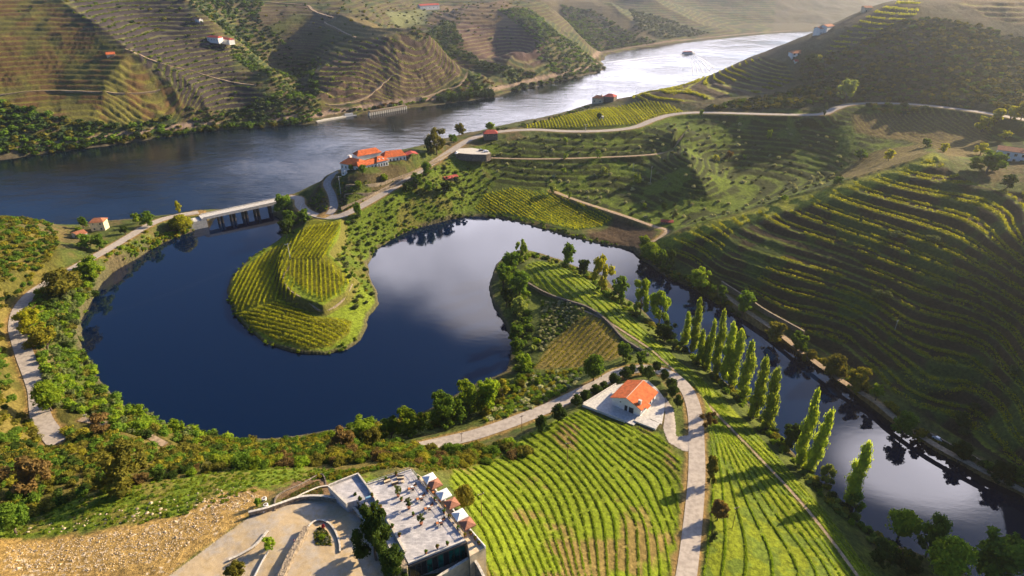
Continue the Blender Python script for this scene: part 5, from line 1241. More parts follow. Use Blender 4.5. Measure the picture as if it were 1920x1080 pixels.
def frame_from(uvA, uvB, z):
    """local axes for a building: origin at A, x towards B"""
    A = np.array(at_z(*uvA, z)); B = np.array(at_z(*uvB, z)); d = B - A; return A, math.atan2(d[1], d[0]), float(np.hypot(*d))
def ground_min(o_xy, rz, x0, x1, y0, y1):
    c, s = math.cos(rz), math.sin(rz); q = [(o_xy[0] + c * x - s * y, o_xy[1] + s * x + c * y) for x in (x0, x1) for y in (y0, y1)]
    return min(float(height_on(GZ, *p)) for p in q)
# --- the white house with the orange roof
zh = 13.5
A, rz, L = frame_from((1146.5,758), (1200.5,781), zh)
HW = L; HD = 10.4
wh = empty('white_house', (A[0], A[1], zh), rz, 'white house with broad orange tiled gable roof inside the road bend', 'house')
b = MB(); gable_walls(b, 0, HW, 0, HD, -1.2, 2.7, 2.2); b.build('wall', 'white', wh)
r = MB(); roof(r, 0, HW, 0, HD, 2.62, 2.28, o=.5); rf = r.build('roof', 'terracotta', wh)
MB().tube([(HW / 2, -.5, 5.07), (HW / 2, HD + .5, 5.07)], .09, 6).build('ridge', 'capstone', rf)
ch = MB(); ch.box(HW * .83, HW * .83 + .9, 1.0, 1.7, 3.0, 4.7); ch.box(HW * .83 - .08, HW * .83 + .98, .92, 1.78, 4.7, 4.82); ch.build('chimney', 'concrete', rf)
windows(wh, [(('y', 0, -1), HW * .50, -.05, .9, 1.9), (('y', 0, -1), HW * .68, -.05, 1.5, 1.9), (('x', HW, 1), 3.2, .7, 1.0, 1.2), (('x', HW, 1), 6.6, .7, 1.0, 1.2), (('x', HW, 1), 8.6, .7, .8, 1.2), (('y', 0, -1), HW * .3, 2.2, .35, .35)])
aw = MB(); aw.add([(HW, 2.2, 2.3), (HW + 1.1, 2.2, 1.95), (HW + 1.1, 4.6, 1.95), (HW, 4.6, 2.3), (HW, 2.2, 2.2), (HW + 1.1, 2.2, 1.85), (HW + 1.1, 4.6, 1.85), (HW, 4.6, 2.2)], [(0, 1, 2, 3), (7, 6, 5, 4), (0, 4, 5, 1), (1, 5, 6, 2), (2, 6, 7, 3)]); aw.build('porch_roof', 'terracotta', wh)
def slab(name, uvs, z, depth, mat, label, cat='patio', kind='structure'):
    P = [at_z(u, v, z) for u, v in uvs]; o = MB().prism(P, z - depth, z).build(name, mat); tag(o, label, cat if kind is None else cat, None, kind); return o
slab('patio', [(1092,762),(1155,722),(1178,717),(1222,731),(1203,784),(1188,797),(1170,790)], zh - .05, 2.2, 'concrete', 'pale concrete patio left of the white house')
slab('courtyard', [(1198,712),(1215,713),(1232,728),(1247,748),(1246,768),(1241,795),(1222,786),(1203,783),(1226,735)], zh - .02, 1.0, 'concrete', 'pale concrete courtyard right of the white house')
def wall_line(uvs, z0, z1, w, mat, label, name='wall', cap=None, cat='wall', follow=False, h=1.0, n=4, A_=None, sink=.8):
    if follow:
        P = smooth_line(GP(uvs), n); zz = height_on(GZ, P[:, 0], P[:, 1]); k = np.ones(5) / 5; zp = np.pad(zz, 2, mode='edge'); zz = np.convolve(zp, k, 'valid'); a0, a1 = zz - sink, zz + h
    else:
        P = smooth_line([at_z(u, v, z1) for u, v in uvs], n) if n else np.array([at_z(u, v, z1) for u, v in uvs]); a0, a1 = z0, z1
    root = MB().wall(P, w, a0, a1).build(name, mat)
    if cap: MB().wall(P, w + .12, np.array(a1) + .002 * np.ones(len(P)), np.array(a1) + .12 * np.ones(len(P))).build('coping', cap, root)
    tag(root, label, cat); return root
wall_line([(1093,758),(1172,789)], zh - 2.2, zh + .45, .3, 'white', 'low white parapet along the front of the left patio', cap='capstone', n=0)
wall_line([(1094,756),(1155,719)], zh - 1, zh + .55, .25, 'white', 'low white parapet along the road side of the left patio', cap='capstone', n=0)
# white annex with flat roof
A, rz2, L2 = frame_from((1190,789), (1229,804), zh + .2)
an = empty('annex', (A[0], A[1], zh - 1.4), rz2, 'low white annex with flat roof at the front corner of the white house', 'annex')
MB().box(0, L2, 0, 2.9, -1.2, 1.5).build('wall', 'white', an); MB().box(-.12, L2 + .12, -.12, 3.02, 1.503, 1.68).build('roof', 'concrete', an)
# --- the estate: several wings
ze = 23.2
def hip(mb, x0, x1, y0, y1, z, h, o=.4, cut=3.0, along='y', th=.12):
    t = MB()
    if along == 'y': roof(t, x0, x1, y0, y1, z, h, 'hip', o, th, cut); mb.add(t.V, t.F)
    else:
        roof(t, y0, y1, x0, x1, z, h, 'hip', o, th, cut); mb.add([(p[1], p[0], p[2]) for p in t.V], [f[::-1] for f in t.F])
    return mb
A, rz, L = frame_from((639.5,318), (673,324.5), ze - .6)
es = empty('estate_house', (A[0], A[1], ze - .6), rz, 'white estate house with orange hipped roof at the tip of the river headland', 'house')
MB().box(0, L, 0, 10, -3.5, 3.9).build('wall', 'white', es); rr = MB(); hip(rr, 0, L, 0, 10, 3.92, 2.6, cut=3.6, along='x'); rr.build('roof', 'terracotta', es)
MB().box(-.6, 1.0, 7.5, 9.0, 2, 6.6).build('chimney', 'white', es)
windows(es, [(('y', 0, -1), x, 1.3, .75, 1.4) for x in np.linspace(1.3, L - 1.3, 5)] + [(('x', 0, -1), y, 1.4, .7, 1.3) for y in (2.0, 4.5)])
A, rz, L = frame_from((673.2,324.8), (728,313), ze - .5)
e2 = empty('estate_wing', (A[0], A[1], ze - .5), rz, 'white middle wing of the estate with dormered orange roof', 'house')
MB().box(.1, L * .62, 0, 6.5, -3, 3.7).build('wall', 'white', e2); r2 = MB(); hip(r2, .1, L * .66, 0, 6.5, 3.72, 2.0, cut=1.2, along='x'); rof = r2.build('roof', 'terracotta', e2)
MB().box(L * .62 + .01, L, -.5, 7, -3, 4.4).build('tower_block', 'white', e2); r2 = MB(); hip(r2, L * .62 + .01, L, -.5, 7, 4.42, 2.2, cut=2.8, along='x'); ro = r2.build('roof', 'terracotta', e2)
for x in (.72, .84): MB().box(L * x, L * x + .8, .3, 1.8, 4.9, 5.7).build('dormer', 'white', ro)
windows(e2, [(('y', 0, -1), L * x, 1.3, .75, 1.4) for x in (.07, .2, .33, .46, .57)] + [(('y', -.5, -1), L * x, 1.6, .7, 1.5) for x in (.68, .77, .86, .95)])
A, rz, L = frame_from((672,304), (716,296), ze + .2)
e3 = empty('estate_wing', (A[0], A[1], ze + .2), rz, 'rear estate wing with long orange roof facing the river', 'house')
MB().box(0, L, 0, 7, -4, 3.6).build('wall', 'white', e3); r3 = MB(); hip(r3, 0, L, 0, 7, 3.62, 2.4, cut=2.5, along='x'); r3.build('roof', 'terracotta', e3)
A4, rz4, L4 = frame_from((722,306), (762,301), ze + .8)
e4 = empty('estate_barn', (A4[0], A4[1], ze + .8), rz4, 'long white estate barn with orange roof at the far end', 'house')
MB().box(0, L4, 0, 8, -2, 3.2).build('wall', 'white', e4); r4 = MB(); hip(r4, 0, L4, 0, 8, 3.22, 2.8, cut=2.2, along='x'); r4.build('roof', 'terracotta', e4)
windows(e4, [(('y', 0, -1), x, .9, .7, 1.3) for x in np.linspace(1.2, L4 - 1.2, 6)])
A5, rz5, L5 = frame_from((765,299), (783,297), ze + 1)
e5 = empty('shed', (A5[0], A5[1], ze + 1), rz5, 'dark red roofed open shed beside the estate barn', 'shed')
for x in (0.2, L5 / 2, L5 - .2):
    for y in (.2, 5): MB().box(x - .12, x + .12, y - .12, y + .12, -1, 2.6).build('post', 'wood', e5)
r5 = MB(); roof(r5, 0, L5, 0, 5.2, 2.62, 1.0, o=.5); r5.build('roof', 'redroof', e5)
A6, rz6, _ = frame_from((642,337), (650,338.5), 19)
t6 = empty('water_tower', (A6[0], A6[1], 17.6), rz6, 'small white tower on tall legs below the estate house', 'tower')
MB().box(0, 2.4, 0, 2.2, 4.0, 6.8).build('tank', 'white', t6); r6 = MB(); hip(r6, 0, 2.4, 0, 2.2, 6.82, .5, o=.2, cut=1.2); r6.build('roof', 'concrete', t6)
for x in (.15, 2.25):
    for y in (.15, 2.05): MB().box(x - .14, x + .14, y - .14, y + .14, -2.5, 4.0).build('leg', 'white', t6)
windows(t6, [(('y', 0, -1), 1.2, 5.0, .7, .9)])
# --- smaller houses
def cottage(name, uvA, uvB, dep, z, hw, hr, wallm, roofm, label, nwin=2, rows=1, kind='gable', ridge='x', winw=.8, winh=1.1, dropz=2.0, cat='house', chim=False, side=0):
    zz = z if z is not None else float(G(*uvA)[0][2]); A_, rz_, L_ = frame_from(uvA, uvB, zz); o = empty(name, (A_[0], A_[1], zz), rz_, label, cat)
    w_ = MB()
    if kind == 'gable' and ridge == 'x':
        t = MB(); gable_walls(t, 0, dep, 0, L_, -dropz, hw, hr); w_.add([(p[1], p[0], p[2]) for p in t.V], [f[::-1] for f in t.F])
    elif kind == 'gable': gable_walls(w_, 0, L_, 0, dep, -dropz, hw, hr)
    else: w_.box(0, L_, 0, dep, -dropz, hw)
    w_.build('wall', wallm, o); r_ = MB()
    if kind == 'hip': hip(r_, 0, L_, 0, dep, hw + .01, hr, cut=dep * .4, along='x')
    elif kind == 'flat': r_.box(-.15, L_ + .15, -.15, dep + .15, hw + .003, hw + .2)
    elif ridge == 'x':
        t = MB(); roof(t, 0, dep, 0, L_, hw - .03, hr + .06, o=.35); r_.add([(p[1], p[0], p[2]) for p in t.V], [f[::-1] for f in t.F])
    else: roof(r_, 0, L_, 0, dep, hw - .03, hr + .06, o=.35)
    ro_ = r_.build('roof', roofm, o)
    if chim: MB().box(L_ * .7, L_ * .7 + .7, dep * .5, dep * .5 + .6, hw + hr * .4, hw + hr + .9).build('chimney', wallm, ro_)
    sp = []
    for rI in range(rows):
        for i in range(nwin): sp.append((('y', 0, -1), L_ * (i + .5) / nwin, .7 + rI * 2.7, winw, winh))
    for i in range(side): sp.append((('x', 0, -1), dep * (i + .5) / side, .9, winw, winh))
    windows(o, sp); return o
cottage('stone_house', (172,434), (198,432.5), 5.5, None, 4.8, 1.5, 'cream', 'oldtile', 'old pink stone house with brown tiled roof on the river bank', 2, 2, 'hip', winw=.8, winh=1.0)
cottage('hut', (136,445), (149,450), 4.4, None, 2.3, 1.0, 'white', 'oldtile', 'little white hut with red tiled roof below the stone house', 1, 1, 'gable', 'y', winw=.7)
cottage('shed', (1239,421), (1261,422.5), 3.2, None, 1.6, .7, 'darkstone', 'redroof', 'little red roofed shed at the foot of the olive slope', 1, 1)
cottage('shed', (836,339), (859,334), 4.2, None, 1.0, .8, 'darkstone', 'redroof', 'low red roof among the green terraces above the lagoon', 1, 1, dropz=1.5)
cottage('hut', (908,258), (933,257), 6.0, 25.0, 2.4, 1.9, 'darkstone', 'redroof', 'red roofed hut beside the bend of the hill road', 2, 1, 'hip')
cottage('villa', (1864,301), (1935,311), 7.5, None, 5.4, 1.3, 'white', 'oldtile', 'white two storey villa with orange roof at the right edge', 5, 2, 'gable', 'x', winw=1.1, winh=1.2, chim=True, side=1)
cottage('stone_house', (1110,192), (1130,194), 7, 26.8, 3.6, 1.8, 'cream', 'oldtile', 'stone farmhouse with orange roof on the river crest', 2, 1, 'hip', chim=True)
cottage('stone_house', (1131,192), (1150,194), 8, 27.2, 4.8, 1.8, 'darkstone', 'redroof', 'taller dark farmhouse with red roof on the river crest', 2, 1, 'hip')
cottage('shed', (1124,224), (1132,224), 2.6, None, 1.8, .5, 'white', 'concrete', 'tiny white shed in the bright vineyard', 1, 1, 'flat', winw=.5)
cottage('hillside_house', (1484,112), (1514,112), 8, None, 4.6, 1.8, 'white', 'oldtile', 'white hillside house with dark windows under a red roof', 4, 2, 'hip', winw=1.3, winh=1.4)
cottage('hillside_house', (1490,120), (1503,120), 4, None, 1.8, 1.2, 'white', 'redroof', 'small red roofed outbuilding below the white hillside house', 1, 1)
cottage('hillside_house', (1536,66), (1547,65), 6, None, 4.6, 1.2, 'white', 'oldtile', 'pale hazy house high on the right skyline, lower of two', 2, 1)
cottage('hillside_house', (1549,61), (1562,59), 6, None, 4.0, 1.4, 'white', 'oldtile', 'pale hazy house high on the right skyline, upper of two', 2, 1)
cottage('hillside_house', (1620,24), (1634,24), 6, None, 3.6, 1.2, 'cream', 'oldtile', 'pale house on the right skyline above the terraces', 2, 1)
cottage('hut', (201,109), (217,108), 6, None, 2.8, 1.6, 'cream', 'terracotta', 'lone yellow hut with orange roof on the far left hill', 1, 1, winw=.9)
cottage('farmhouse', (389,76), (410,77.7), 6, None, 3.2, 1.4, 'white', 'redroof', 'white farmhouse with red roof on the dark left hill', 4, 1, 'hip')
cottage('farmhouse', (414,78), (430,80.5), 6, None, 2.8, 1.3, 'white', 'redroof', 'pink roofed farm building right of the farmhouse on the left hill', 3, 1, 'hip')
cottage('farmhouse', (366,41), (374,42), 4, None, 2.6, 1.4, 'white', 'oldtile', 'tiny white house at the top of the dark left hill', 1, 1)
cottage('farmhouse', (788,17), (824,15), 9, None, 4.5, 2.0, 'white', 'redroof', 'long white farm building with red roof at the top of the photo', 5, 1)
# --- the road bridge
zb = 5.6
A, rz, L = frame_from((386,408), (508,383), zb)
br = empty('road_bridge', (A[0], A[1], 0), rz, 'long concrete road bridge on paired piers across the lagoon mouth', 'bridge')
RB = dict(road_lines); e0 = road_lines['shore_road'][1][-1]; e1 = road_lines['hill_road'][1][0]
def loc_of(p): c, s = math.cos(-rz), math.sin(-rz); dx, dy = p[0] - A[0], p[1] - A[1]; return c * dx - s * dy, s * dx + c * dy
l0 = loc_of(e0); l1 = loc_of(e1); DW = 6.4
MB().add([(l0[0] - 1, -.3, 4.6), (l1[0] + 1, -.3, 4.9), (l1[0] + 1, DW, 4.9), (l0[0] - 1, DW, 4.6), (l0[0] - 1, -.3, 5.52), (l1[0] + 1, -.3, 6.2), (l1[0] + 1, DW, 6.2), (l0[0] - 1, DW, 5.52)],
         [(3, 2, 1, 0), (4, 5, 6, 7), (0, 1, 5, 4), (1, 2, 6, 5), (2, 3, 7, 6), (3, 0, 4, 7)]).build('deck', 'concrete', br)
for y, nm in ((-.3, 'parapet'), (DW - .2, 'parapet')):
    MB().add([(l0[0], y, 5.53), (l1[0], y, 6.2), (l1[0], y + .2, 6.2), (l0[0], y + .2, 5.53), (l0[0], y, 6.1), (l1[0], y, 6.75), (l1[0], y + .2, 6.75), (l0[0], y + .2, 6.1)], [(4, 5, 6, 7), (0, 1, 5, 4), (1, 2, 6, 5), (2, 3, 7, 6), (3, 0, 4, 7)]).build(nm, 'concrete', br)
for i in range(6):
    x = L * (.0 + i / 5) * .93 + 1
    for dx in (-.9, .9):
        if i in (0, 5) and dx * (1 if i else -1) < 0: continue
        MB().box(x + dx - .35, x + dx + .35, .3, DW - .6, -3, 4.7).build('pier', 'darkstone', br)
MB().box(-11, .0, -.25, DW - .05, -3, 4.62).build('abutment', 'concrete', br); MB().box(L, L + 9, -.25, DW - .05, -3, 4.9).build('abutment', 'concrete', br)
# --- railway arcade and quay on the far bank
A, rz, L = frame_from((694,214.5), (762,202.5), 1.2)
ar = empty('railway_arcade', (A[0], A[1], 0), rz, 'pale stone railway arcade with dark openings at the far waterline', 'wall')
MB().box(0, L, 0, 2.5, 2.6, 4.0).build('parapet', 'stonewall', ar)
for i in range(18):
    x = L * i / 17; MB().box(x - .8, x + .8, 0, 2.5, -1, 2.6).build('pier', 'capstone', ar)
A, rz, L = frame_from((594,229), (648,219), .5)
q = MB().box(0, L, -1, 7, -1.5, 1.1).build('quay', 'capstone'); q.location = (A[0], A[1], 0); q.rotation_euler = (0, 0, rz); tag(q, 'pale quay strip at the foot of the far bank', 'quay')
A, rz, L = frame_from((648,218), (670,214.5), .3)
pt = empty('pontoon', (A[0], A[1] - 3, 0), rz, 'grey floating pontoon moored beside the pale quay', 'pontoon')
MB().box(0, L, 0, 4, -.3, .5).build('hull', 'palemetal', pt); MB().box(1, L - 3, .8, 3.2, .502, 2.4).build('cabin', 'palemetal', pt)
# --- walls of the valley
wall_line([(1352,533),(1400,565),(1440,592),(1506,631)], 0, 0, .6, 'darkstone', 'dark stone retaining wall above the riverside track', cap='stonewall', follow=True, h=2.0)
wall_line([(1735,812),(1790,842),(1850,872),(1925,908)], 0, 0, .5, 'darkstone', 'stone wall with pale coping beside the track at lower right', cap='stonewall', follow=True, h=.8)
wall_line([(985,530),(1020,552),(1065,567),(1108,582),(1140,607),(1165,635),(1190,652),(1215,668)], 0, 0, .8, 'darkstone', 'long dark dry stone wall winding across the wooded spit', follow=True, h=1.1)
wall_line([(640,395),(690,373),(740,345),(790,318),(845,288)], 0, 0, .5, 'stonewall', 'retaining wall along the upper side of the grey road under the estate', cap='stonewall', follow=True, h=1.3)
wall_line([(648,352),(690,349),(740,338),(780,322),(825,303)], 0, 0, .5, 'stonewall', 'upper garden wall below the estate house', cap='stonewall', follow=True, h=1.0)
wall_line([(646,372),(680,366),(720,358),(760,342),(800,322)], 0, 0, .45, 'stonewall', 'middle garden wall below the estate house', cap='stonewall', follow=True, h=1.0)
wall_line([(545,497),(531,520),(545,545),(575,562),(606,582),(645,560),(660,533)], 0, 0, .5, 'stonewall', 'curved stone wall round the raised vineyard block', follow=True, h=.1, sink=1.2)
wall_line([(567,382),(563,392),(575,402),(600,409),(628,411),(652,405)], 0, 0, .3, 'concrete', 'low pale kerb wall round the outside of the road bend', follow=True, h=.35)
slab('parking_terrace', [(853,283),(862,278),(885,277),(912,281),(921,287),(912,290),(885,289.5),(855,287)], 22.36, 4.5, 'darkstone', 'dark stone base of the parking terrace beside the grey road')
slab('parking_surface', [(854,283),(862,278.4),(885,277.4),(911,281.3),(920,287),(911,289.6),(885,289.1),(856,286.6)], 22.4, .03, 'capstone', 'pale gravel surface of the parking terrace beside the grey road')
# thin tracks worn into the far hillsides
def far_track(uvs, w, label):
    P = smooth_line(GP(uvs), 8); z = height_on(GZ, P[:, 0], P[:, 1]); zp = np.pad(z, 3, mode='edge'); z = np.maximum(z, np.convolve(zp, np.ones(7) / 7, 'valid'))
    o = MB().wall(P, w, z - 1.5, z + .25).build('path', 'track'); tag(o, label, 'path', None, 'structure')
far_track([(500,4),(570,9),(588,20),(625,32),(610,42),(640,58),(668,70)], 3.2, 'pale track winding over the hill beyond the river')
far_track([(610,195),(650,193),(700,172),(730,146),(745,140)], 2.2, 'sunny track climbing the rounded vineyard hill')
far_track([(790,183),(830,168),(870,150),(888,130)], 2.2, 'track round the right side of the rounded vineyard hill')
far_track([(235,92),(300,118),(360,132),(420,150),(480,160)], 1.8, 'thin track across the dark left hill')
far_track([(0,178),(90,170),(200,172),(300,168)], 1.8, 'thin track across the sunlit left hill')
# ---------------------------------------------------------------- the restaurant with its roof terrace, and the driveway
zd = 44.0
def px(u, v, z=zd): return np.array([*at_z(u, v, z), z])
FLc, FRc, BRc, BLc = [px(u, v) for u, v in ((766, 1056), (872, 1013), (771, 881), (687, 909))]
def rel(P, o): return [(p[0] - o[0], p[1] - o[1]) for p in P]
ro = (float(FLc[0]), float(FLc[1]), 36.0)
rb = empty('restaurant_building', ro, 0, 'restaurant building with paved roof terrace and green glass front at the bottom', 'building')
deck = rel([FLc, FRc, BRc, BLc], ro)
def inset(P, d):
    c = np.mean(P, 0); return [tuple(np.array(p) + (c - p) / np.linalg.norm(c - p) * d) for p in P]
MB().prism(inset(deck, .35), -2, 7.55).build('wall', 'capstone', rb)
MB().prism(deck, 7.56, 8.0).build('terrace_deck', 'paving', rb)
def lerp(a, b, t): return (a[0] + (b[0] - a[0]) * t, a[1] + (b[1] - a[1]) * t)
def seg_box(mb, a, b, w, z0, z1): return mb.wall([a, lerp(a, b, .5), b], w, z0, z1)
D0, D1, D2, D3 = deck
# glass front: panes and mullions proud of the wall
nx = np.array([D1[0] - D0[0], D1[1] - D0[1]]); nl = np.linalg.norm(nx); out_ = np.array([nx[1], -nx[0]]) / nl
fa = (D0[0] + out_[0] * .06, D0[1] + out_[1] * .06); fb = (D1[0] + out_[0] * .06, D1[1] + out_[1] * .06)
for i in range(10):
    a, b = lerp(fa, fb, .012 + i / 10 * .976), lerp(fa, fb, .012 + (i + .9) / 10 * .976)
    gl = seg_box(MB(), a, b, .06, 3.7, 7.15).build('window', 'greenglass' if i in (3, 5, 7, 8, 9) else 'glassdark', rb)
    seg_box(MB(), b, lerp(fa, fb, .012 + (i + 1) / 10 * .976), .14, 3.6, 7.2).build('frame', 'steel', gl)
seg_box(MB(), lerp(fa, fb, -.03), lerp(fa, fb, 1.03), .5, 7.2, 7.54).build('lintel', 'steel', rb)
seg_box(MB(), lerp(D0, D1, -.005), lerp(D0, D1, 1.005), .3, 8.002, 8.2).build('kerb', 'concrete', rb)
seg_box(MB(), D3, D2, .3, 8.002, 8.22).build('kerb', 'concrete', rb)
pr = MB().box(-2.4, -.15, -1.0, 1.5, -2, 7.9).build('pier', 'stonewall', rb)
# terrace railings
def railing(a, b, z, n, label, h=.75):
    root = empty('railing', (a[0], a[1], z), 0, label, 'railing'); A2 = (0, 0); B2 = (b[0] - a[0], b[1] - a[1])
    for i in range(n + 1):
        p = lerp(A2, B2, i / n); MB().box(p[0] - .03, p[0] + .03, p[1] - .03, p[1] + .03, 0, h).build('post', 'steel', root)
    seg_box(MB(), A2, B2, .06, h, h + .05).build('handrail', 'palemetal', root)
    for k in (.25, .5): seg_box(MB(), A2, B2, .025, h * k - .012, h * k + .012).build('wire', 'palemetal', root)
railing(px(773, 884), px(870, 1009), zd, 16, 'railing along the umbrella side of the roof terrace')
railing(px(690, 909), px(768, 882), zd, 8, 'railing along the back edge of the roof terrace')
# lower balcony under the umbrellas
zb2 = 43.0
BAL = [(782,888),(797,898),(826,930),(868,978),(911,1026),(881,1043),(877,1022),(874,1014),(836,968),(800,921)]
o = MB().prism([at_z(u, v, zb2) for u, v in BAL], 35, zb2).build('balcony', 'cream'); tag(o, 'cream balcony with planters and umbrellas beside the roof terrace', 'balcony')
o2 = MB().wall([at_z(u, v, zb2 + .5) for u, v in [(797,896),(826,928),(868,976),(910,1024)]], .2, zb2 - .2, zb2 + .5).build('parapet', 'white', o)
# side terrace
zs = 43.7
ST_ = [(616,911),(671,889),(690,914),(700,932),(757,1034),(736,1036),(704,985),(684,945),(668,938),(650,943)]
o = MB().prism([at_z(u, v, zs) for u, v in ST_], 38, zs).build('side_terrace', 'paving'); tag(o, 'pale side terrace and walkway left of the roof terrace', 'terrace')
for l, lab in (([(671,887),(692,915),(704,935)], 'low wall between side terrace and roof terrace'), ([(616,909),(640,899),(671,887)], 'low wall at the back of the side terrace'), ([(616,911),(650,944)], 'low white wall at the left end of the side terrace')):
    w_ = MB().wall([at_z(u, v, zs + .6) for u, v in l], .3, zs - .6, zs + .6).build('wall', 'capstone'); tag(w_, lab, 'wall')
w_ = MB().wall([at_z(u, v, zd + .25) for u, v in [(692,916),(712,948),(735,988),(760,1034)]], .45, zs - .2, zd + .25).build('wall', 'capstone'); tag(w_, 'long pale planter wall on the left edge of the roof terrace', 'wall')
sk = empty('skylight', tuple(px(704, 958, zs)), .5, 'blue glass skylight box on the walkway', 'skylight'); MB().box(-.7, .7, -.5, .5, -.1, .35).build('frame', 'steel', sk); MB().box(-.62, .62, -.42, .42, .352, .40).build('glass', 'blueglass', sk)
sk = empty('skylight', tuple(px(692, 936, zs)), .5, 'pale blue awning box on the upper walkway', 'skylight'); MB().box(-.7, .7, -.35, .35, -.1, .5).build('frame', 'palemetal', sk); MB().box(-.6, .6, -.28, .28, .502, .56).build('glass', 'blueglass', sk)
# furniture, made once and copied with its parts
def chair_proto():
    r = empty('chair', (0, 0, 0)); S = 1.0
    MB().box(-.26 * S, .26 * S, -.26 * S, .26 * S, .40 * S, .50 * S).build('seat', 'orange', r); MB().box(-.27 * S, .27 * S, .24 * S, .32 * S, .42 * S, .92 * S).build('backrest', 'steel', r)
    for x in (-.23, .23):
        for y in (-.23, .25): MB().box((x - .025) * S, (x + .025) * S, (y - .025) * S, (y + .025) * S, 0, .399 * S).build('leg', 'steel', r)
    return r
def table_proto():
    r = empty('table', (0, 0, 0)); MB().box(-.25, .25, -.25, .25, .54, .58).build('tabletop', 'white', r); MB().box(-.04, .04, -.04, .04, .02, .54).build('leg', 'steel', r); MB().box(-.2, .2, -.2, .2, 0, .025).build('base', 'steel', r); return r
def sofa_proto():
    r = empty('sofa', (0, 0, 0)); MB().box(-.7, .7, -.32, .32, .0, .28).build('frame', 'wood', r); MB().box(-.66, .66, -.30, .22, .282, .40).build('cushion', 'cream', r); MB().box(-.7, .7, .23, .33, .283, .62).build('backrest', 'steel', r); return r
def parasol_proto(mat):
    r = empty('parasol', (0, 0, 0)); n = 4; h = 2.25; w = 1.22; V = [(0, 0, h)]
    c = MB(); q = [(-w, -w, h - .55), (w, -w, h - .55), (w, w, h - .55), (-w, w, h - .55)]
    c.add([(0, 0, h)] + q + [(0, 0, h - .05)] + [(a * .99, b * .99, z - .05) for a, b, z in q] + [(a * 1.0, b * 1.0, z - .2) for a, b, z in q],
          [(0, 1, 2), (0, 2, 3), (0, 3, 4), (0, 4, 1), (5, 7, 6), (5, 8, 7), (5, 9, 8), (5, 6, 9), (1, 10, 11, 2), (2, 11, 12, 3), (3, 12, 13, 4), (4, 13, 10, 1)])
    c.build('canopy', mat, r); MB().tube([(0, 0, 0), (0, 0, h - .06)], .04, 6).build('pole', 'wood', r); MB().box(-.3, .3, -.3, .3, 0, .08).build('base', 'concrete', r); return r
def pot_proto(kind):
    r = empty('potted_plant', (0, 0, 0)); MB().tube([(0, 0, 0), (0, 0, .12), (0, 0, .42), (0, 0, .46)], [.17, .21, .27, .29], 10).build('pot', 'terrapot', r)
    if kind == 'tree':
        f = new_obj('crown', crown_mesh('round', 'olive', 420, .09, 1), r); f.scale = (1.35, 1.35, 1.9); f.location = (0, 0, .45); t = new_obj('trunk', trunk_mesh('round', 'bark', 1), r); t.scale = (1.2, 1.2, 1.9); t.location = (0, 0, .4)
    else:
        f = new_obj('foliage', crown_mesh('shrub', 'mid' if kind == 'a' else 'brown', 160, .16, 2 if kind == 'a' else 3, name='foliage'), r); f.scale = (.75, .75, .8); f.location = (0, 0, .38)
    return r
def place(proto, used, p, rz, label, group=None, cat=None, sc=None):
    if not used: o = proto; used.append(1)
    else:
        o = proto.copy(); COL.objects.link(o)
        for c in proto.children:
            d = c.copy(); COL.objects.link(d); d.parent = o
    o.location = tuple(p); o.rotation_euler = (0, 0, rz)
    if sc: o.scale = (sc, sc, sc)
    tag(o, label, cat, group); return o
cp, cu, tp, tu, sp_, su = chair_proto(), [], table_proto(), [], sofa_proto(), []
dang = math.atan2(nx[1], nx[0])
for i, (u, v) in enumerate([(773,916),(789,935),(804,953),(826,980)]):
    q = px(u, v); wh_ = ['back', 'second', 'third', 'front'][i]
    place(tp, tu, q, dang, 'small white table of the %s chair group on the roof terrace' % wh_, 'tables on the roof terrace', 'table')
    for k, (dx, dy, rr_, nm_) in enumerate(((-.68, -.18, 1.3, 'left'), (.68, .22, -1.3, 'right'), (-.1, -.72, 2.9, 'near'))):
        c, s = math.cos(dang), math.sin(dang); place(cp, cu, q + np.array([c * dx - s * dy, s * dx + c * dy, 0]), dang + rr_, 'tan cushioned chair on the %s side of the %s table on the roof terrace' % (nm_, wh_), 'chairs on the roof terrace', 'chair')
for (u, v, a, lab) in ((726,903,dang,'dark wicker armchair sofa at the left of the lounge corner'),(741,907,dang + 3.1,'dark wicker sofa facing the back railing'),(751,897,dang - .4,'dark wicker sofa at the right of the lounge corner')): place(sp_, su, px(u, v), a, lab, 'lounge sofas at the back of the roof terrace', 'sofa')
ot = MB().tube([(0, 0, 0), (0, 0, .32)], .32, 12).build('ottoman', 'cream'); ot.location = tuple(px(755, 904)); tag(ot, 'round cream ottoman beside the lounge sofas', 'ottoman')
wp, wu, bp_, bu = parasol_proto('canvas_w'), [], parasol_proto('canvas_b'), []
for i, (u, v) in enumerate([(807,908),(816,918),(833,938),(848,955),(863,977),(877,993)]):
    o = px(u, v, zb2); col = 'white' if i % 2 == 0 else 'brown'; od = ['farthest', 'middle', 'nearest'][i // 2]
    place(wp if i % 2 == 0 else bp_, wu if i % 2 == 0 else bu, o, dang + .1, '%s %s square parasol on the balcony beside the roof terrace' % (od, col), '%s parasols on the balcony' % col, 'parasol')
for i, (u, v) in enumerate([(804,916),(812,926),(826,941),(836,951),(848,966),(858,977),(868,990)]):
    q = px(u, v, zb2); place(cp, cu, q, dang + (1.3 if i % 2 else -1.2), 'tan chair under the parasols, %s from the far end of the balcony' % ORD[i], 'chairs under the balcony parasols', 'chair')
pt_, pu, pa, au, pb, bu2 = pot_proto('tree'), [], pot_proto('a'), [], pot_proto('b'), []
for i, (u, v) in enumerate([(747,931),(767,954),(790,984)]): place(pt_, pu, px(u, v), 1.0 * i, '%s potted olive tree in the middle of the roof terrace' % ['back', 'middle', 'front'][i], 'potted olive trees on the roof terrace', 'potted tree', 1.25)
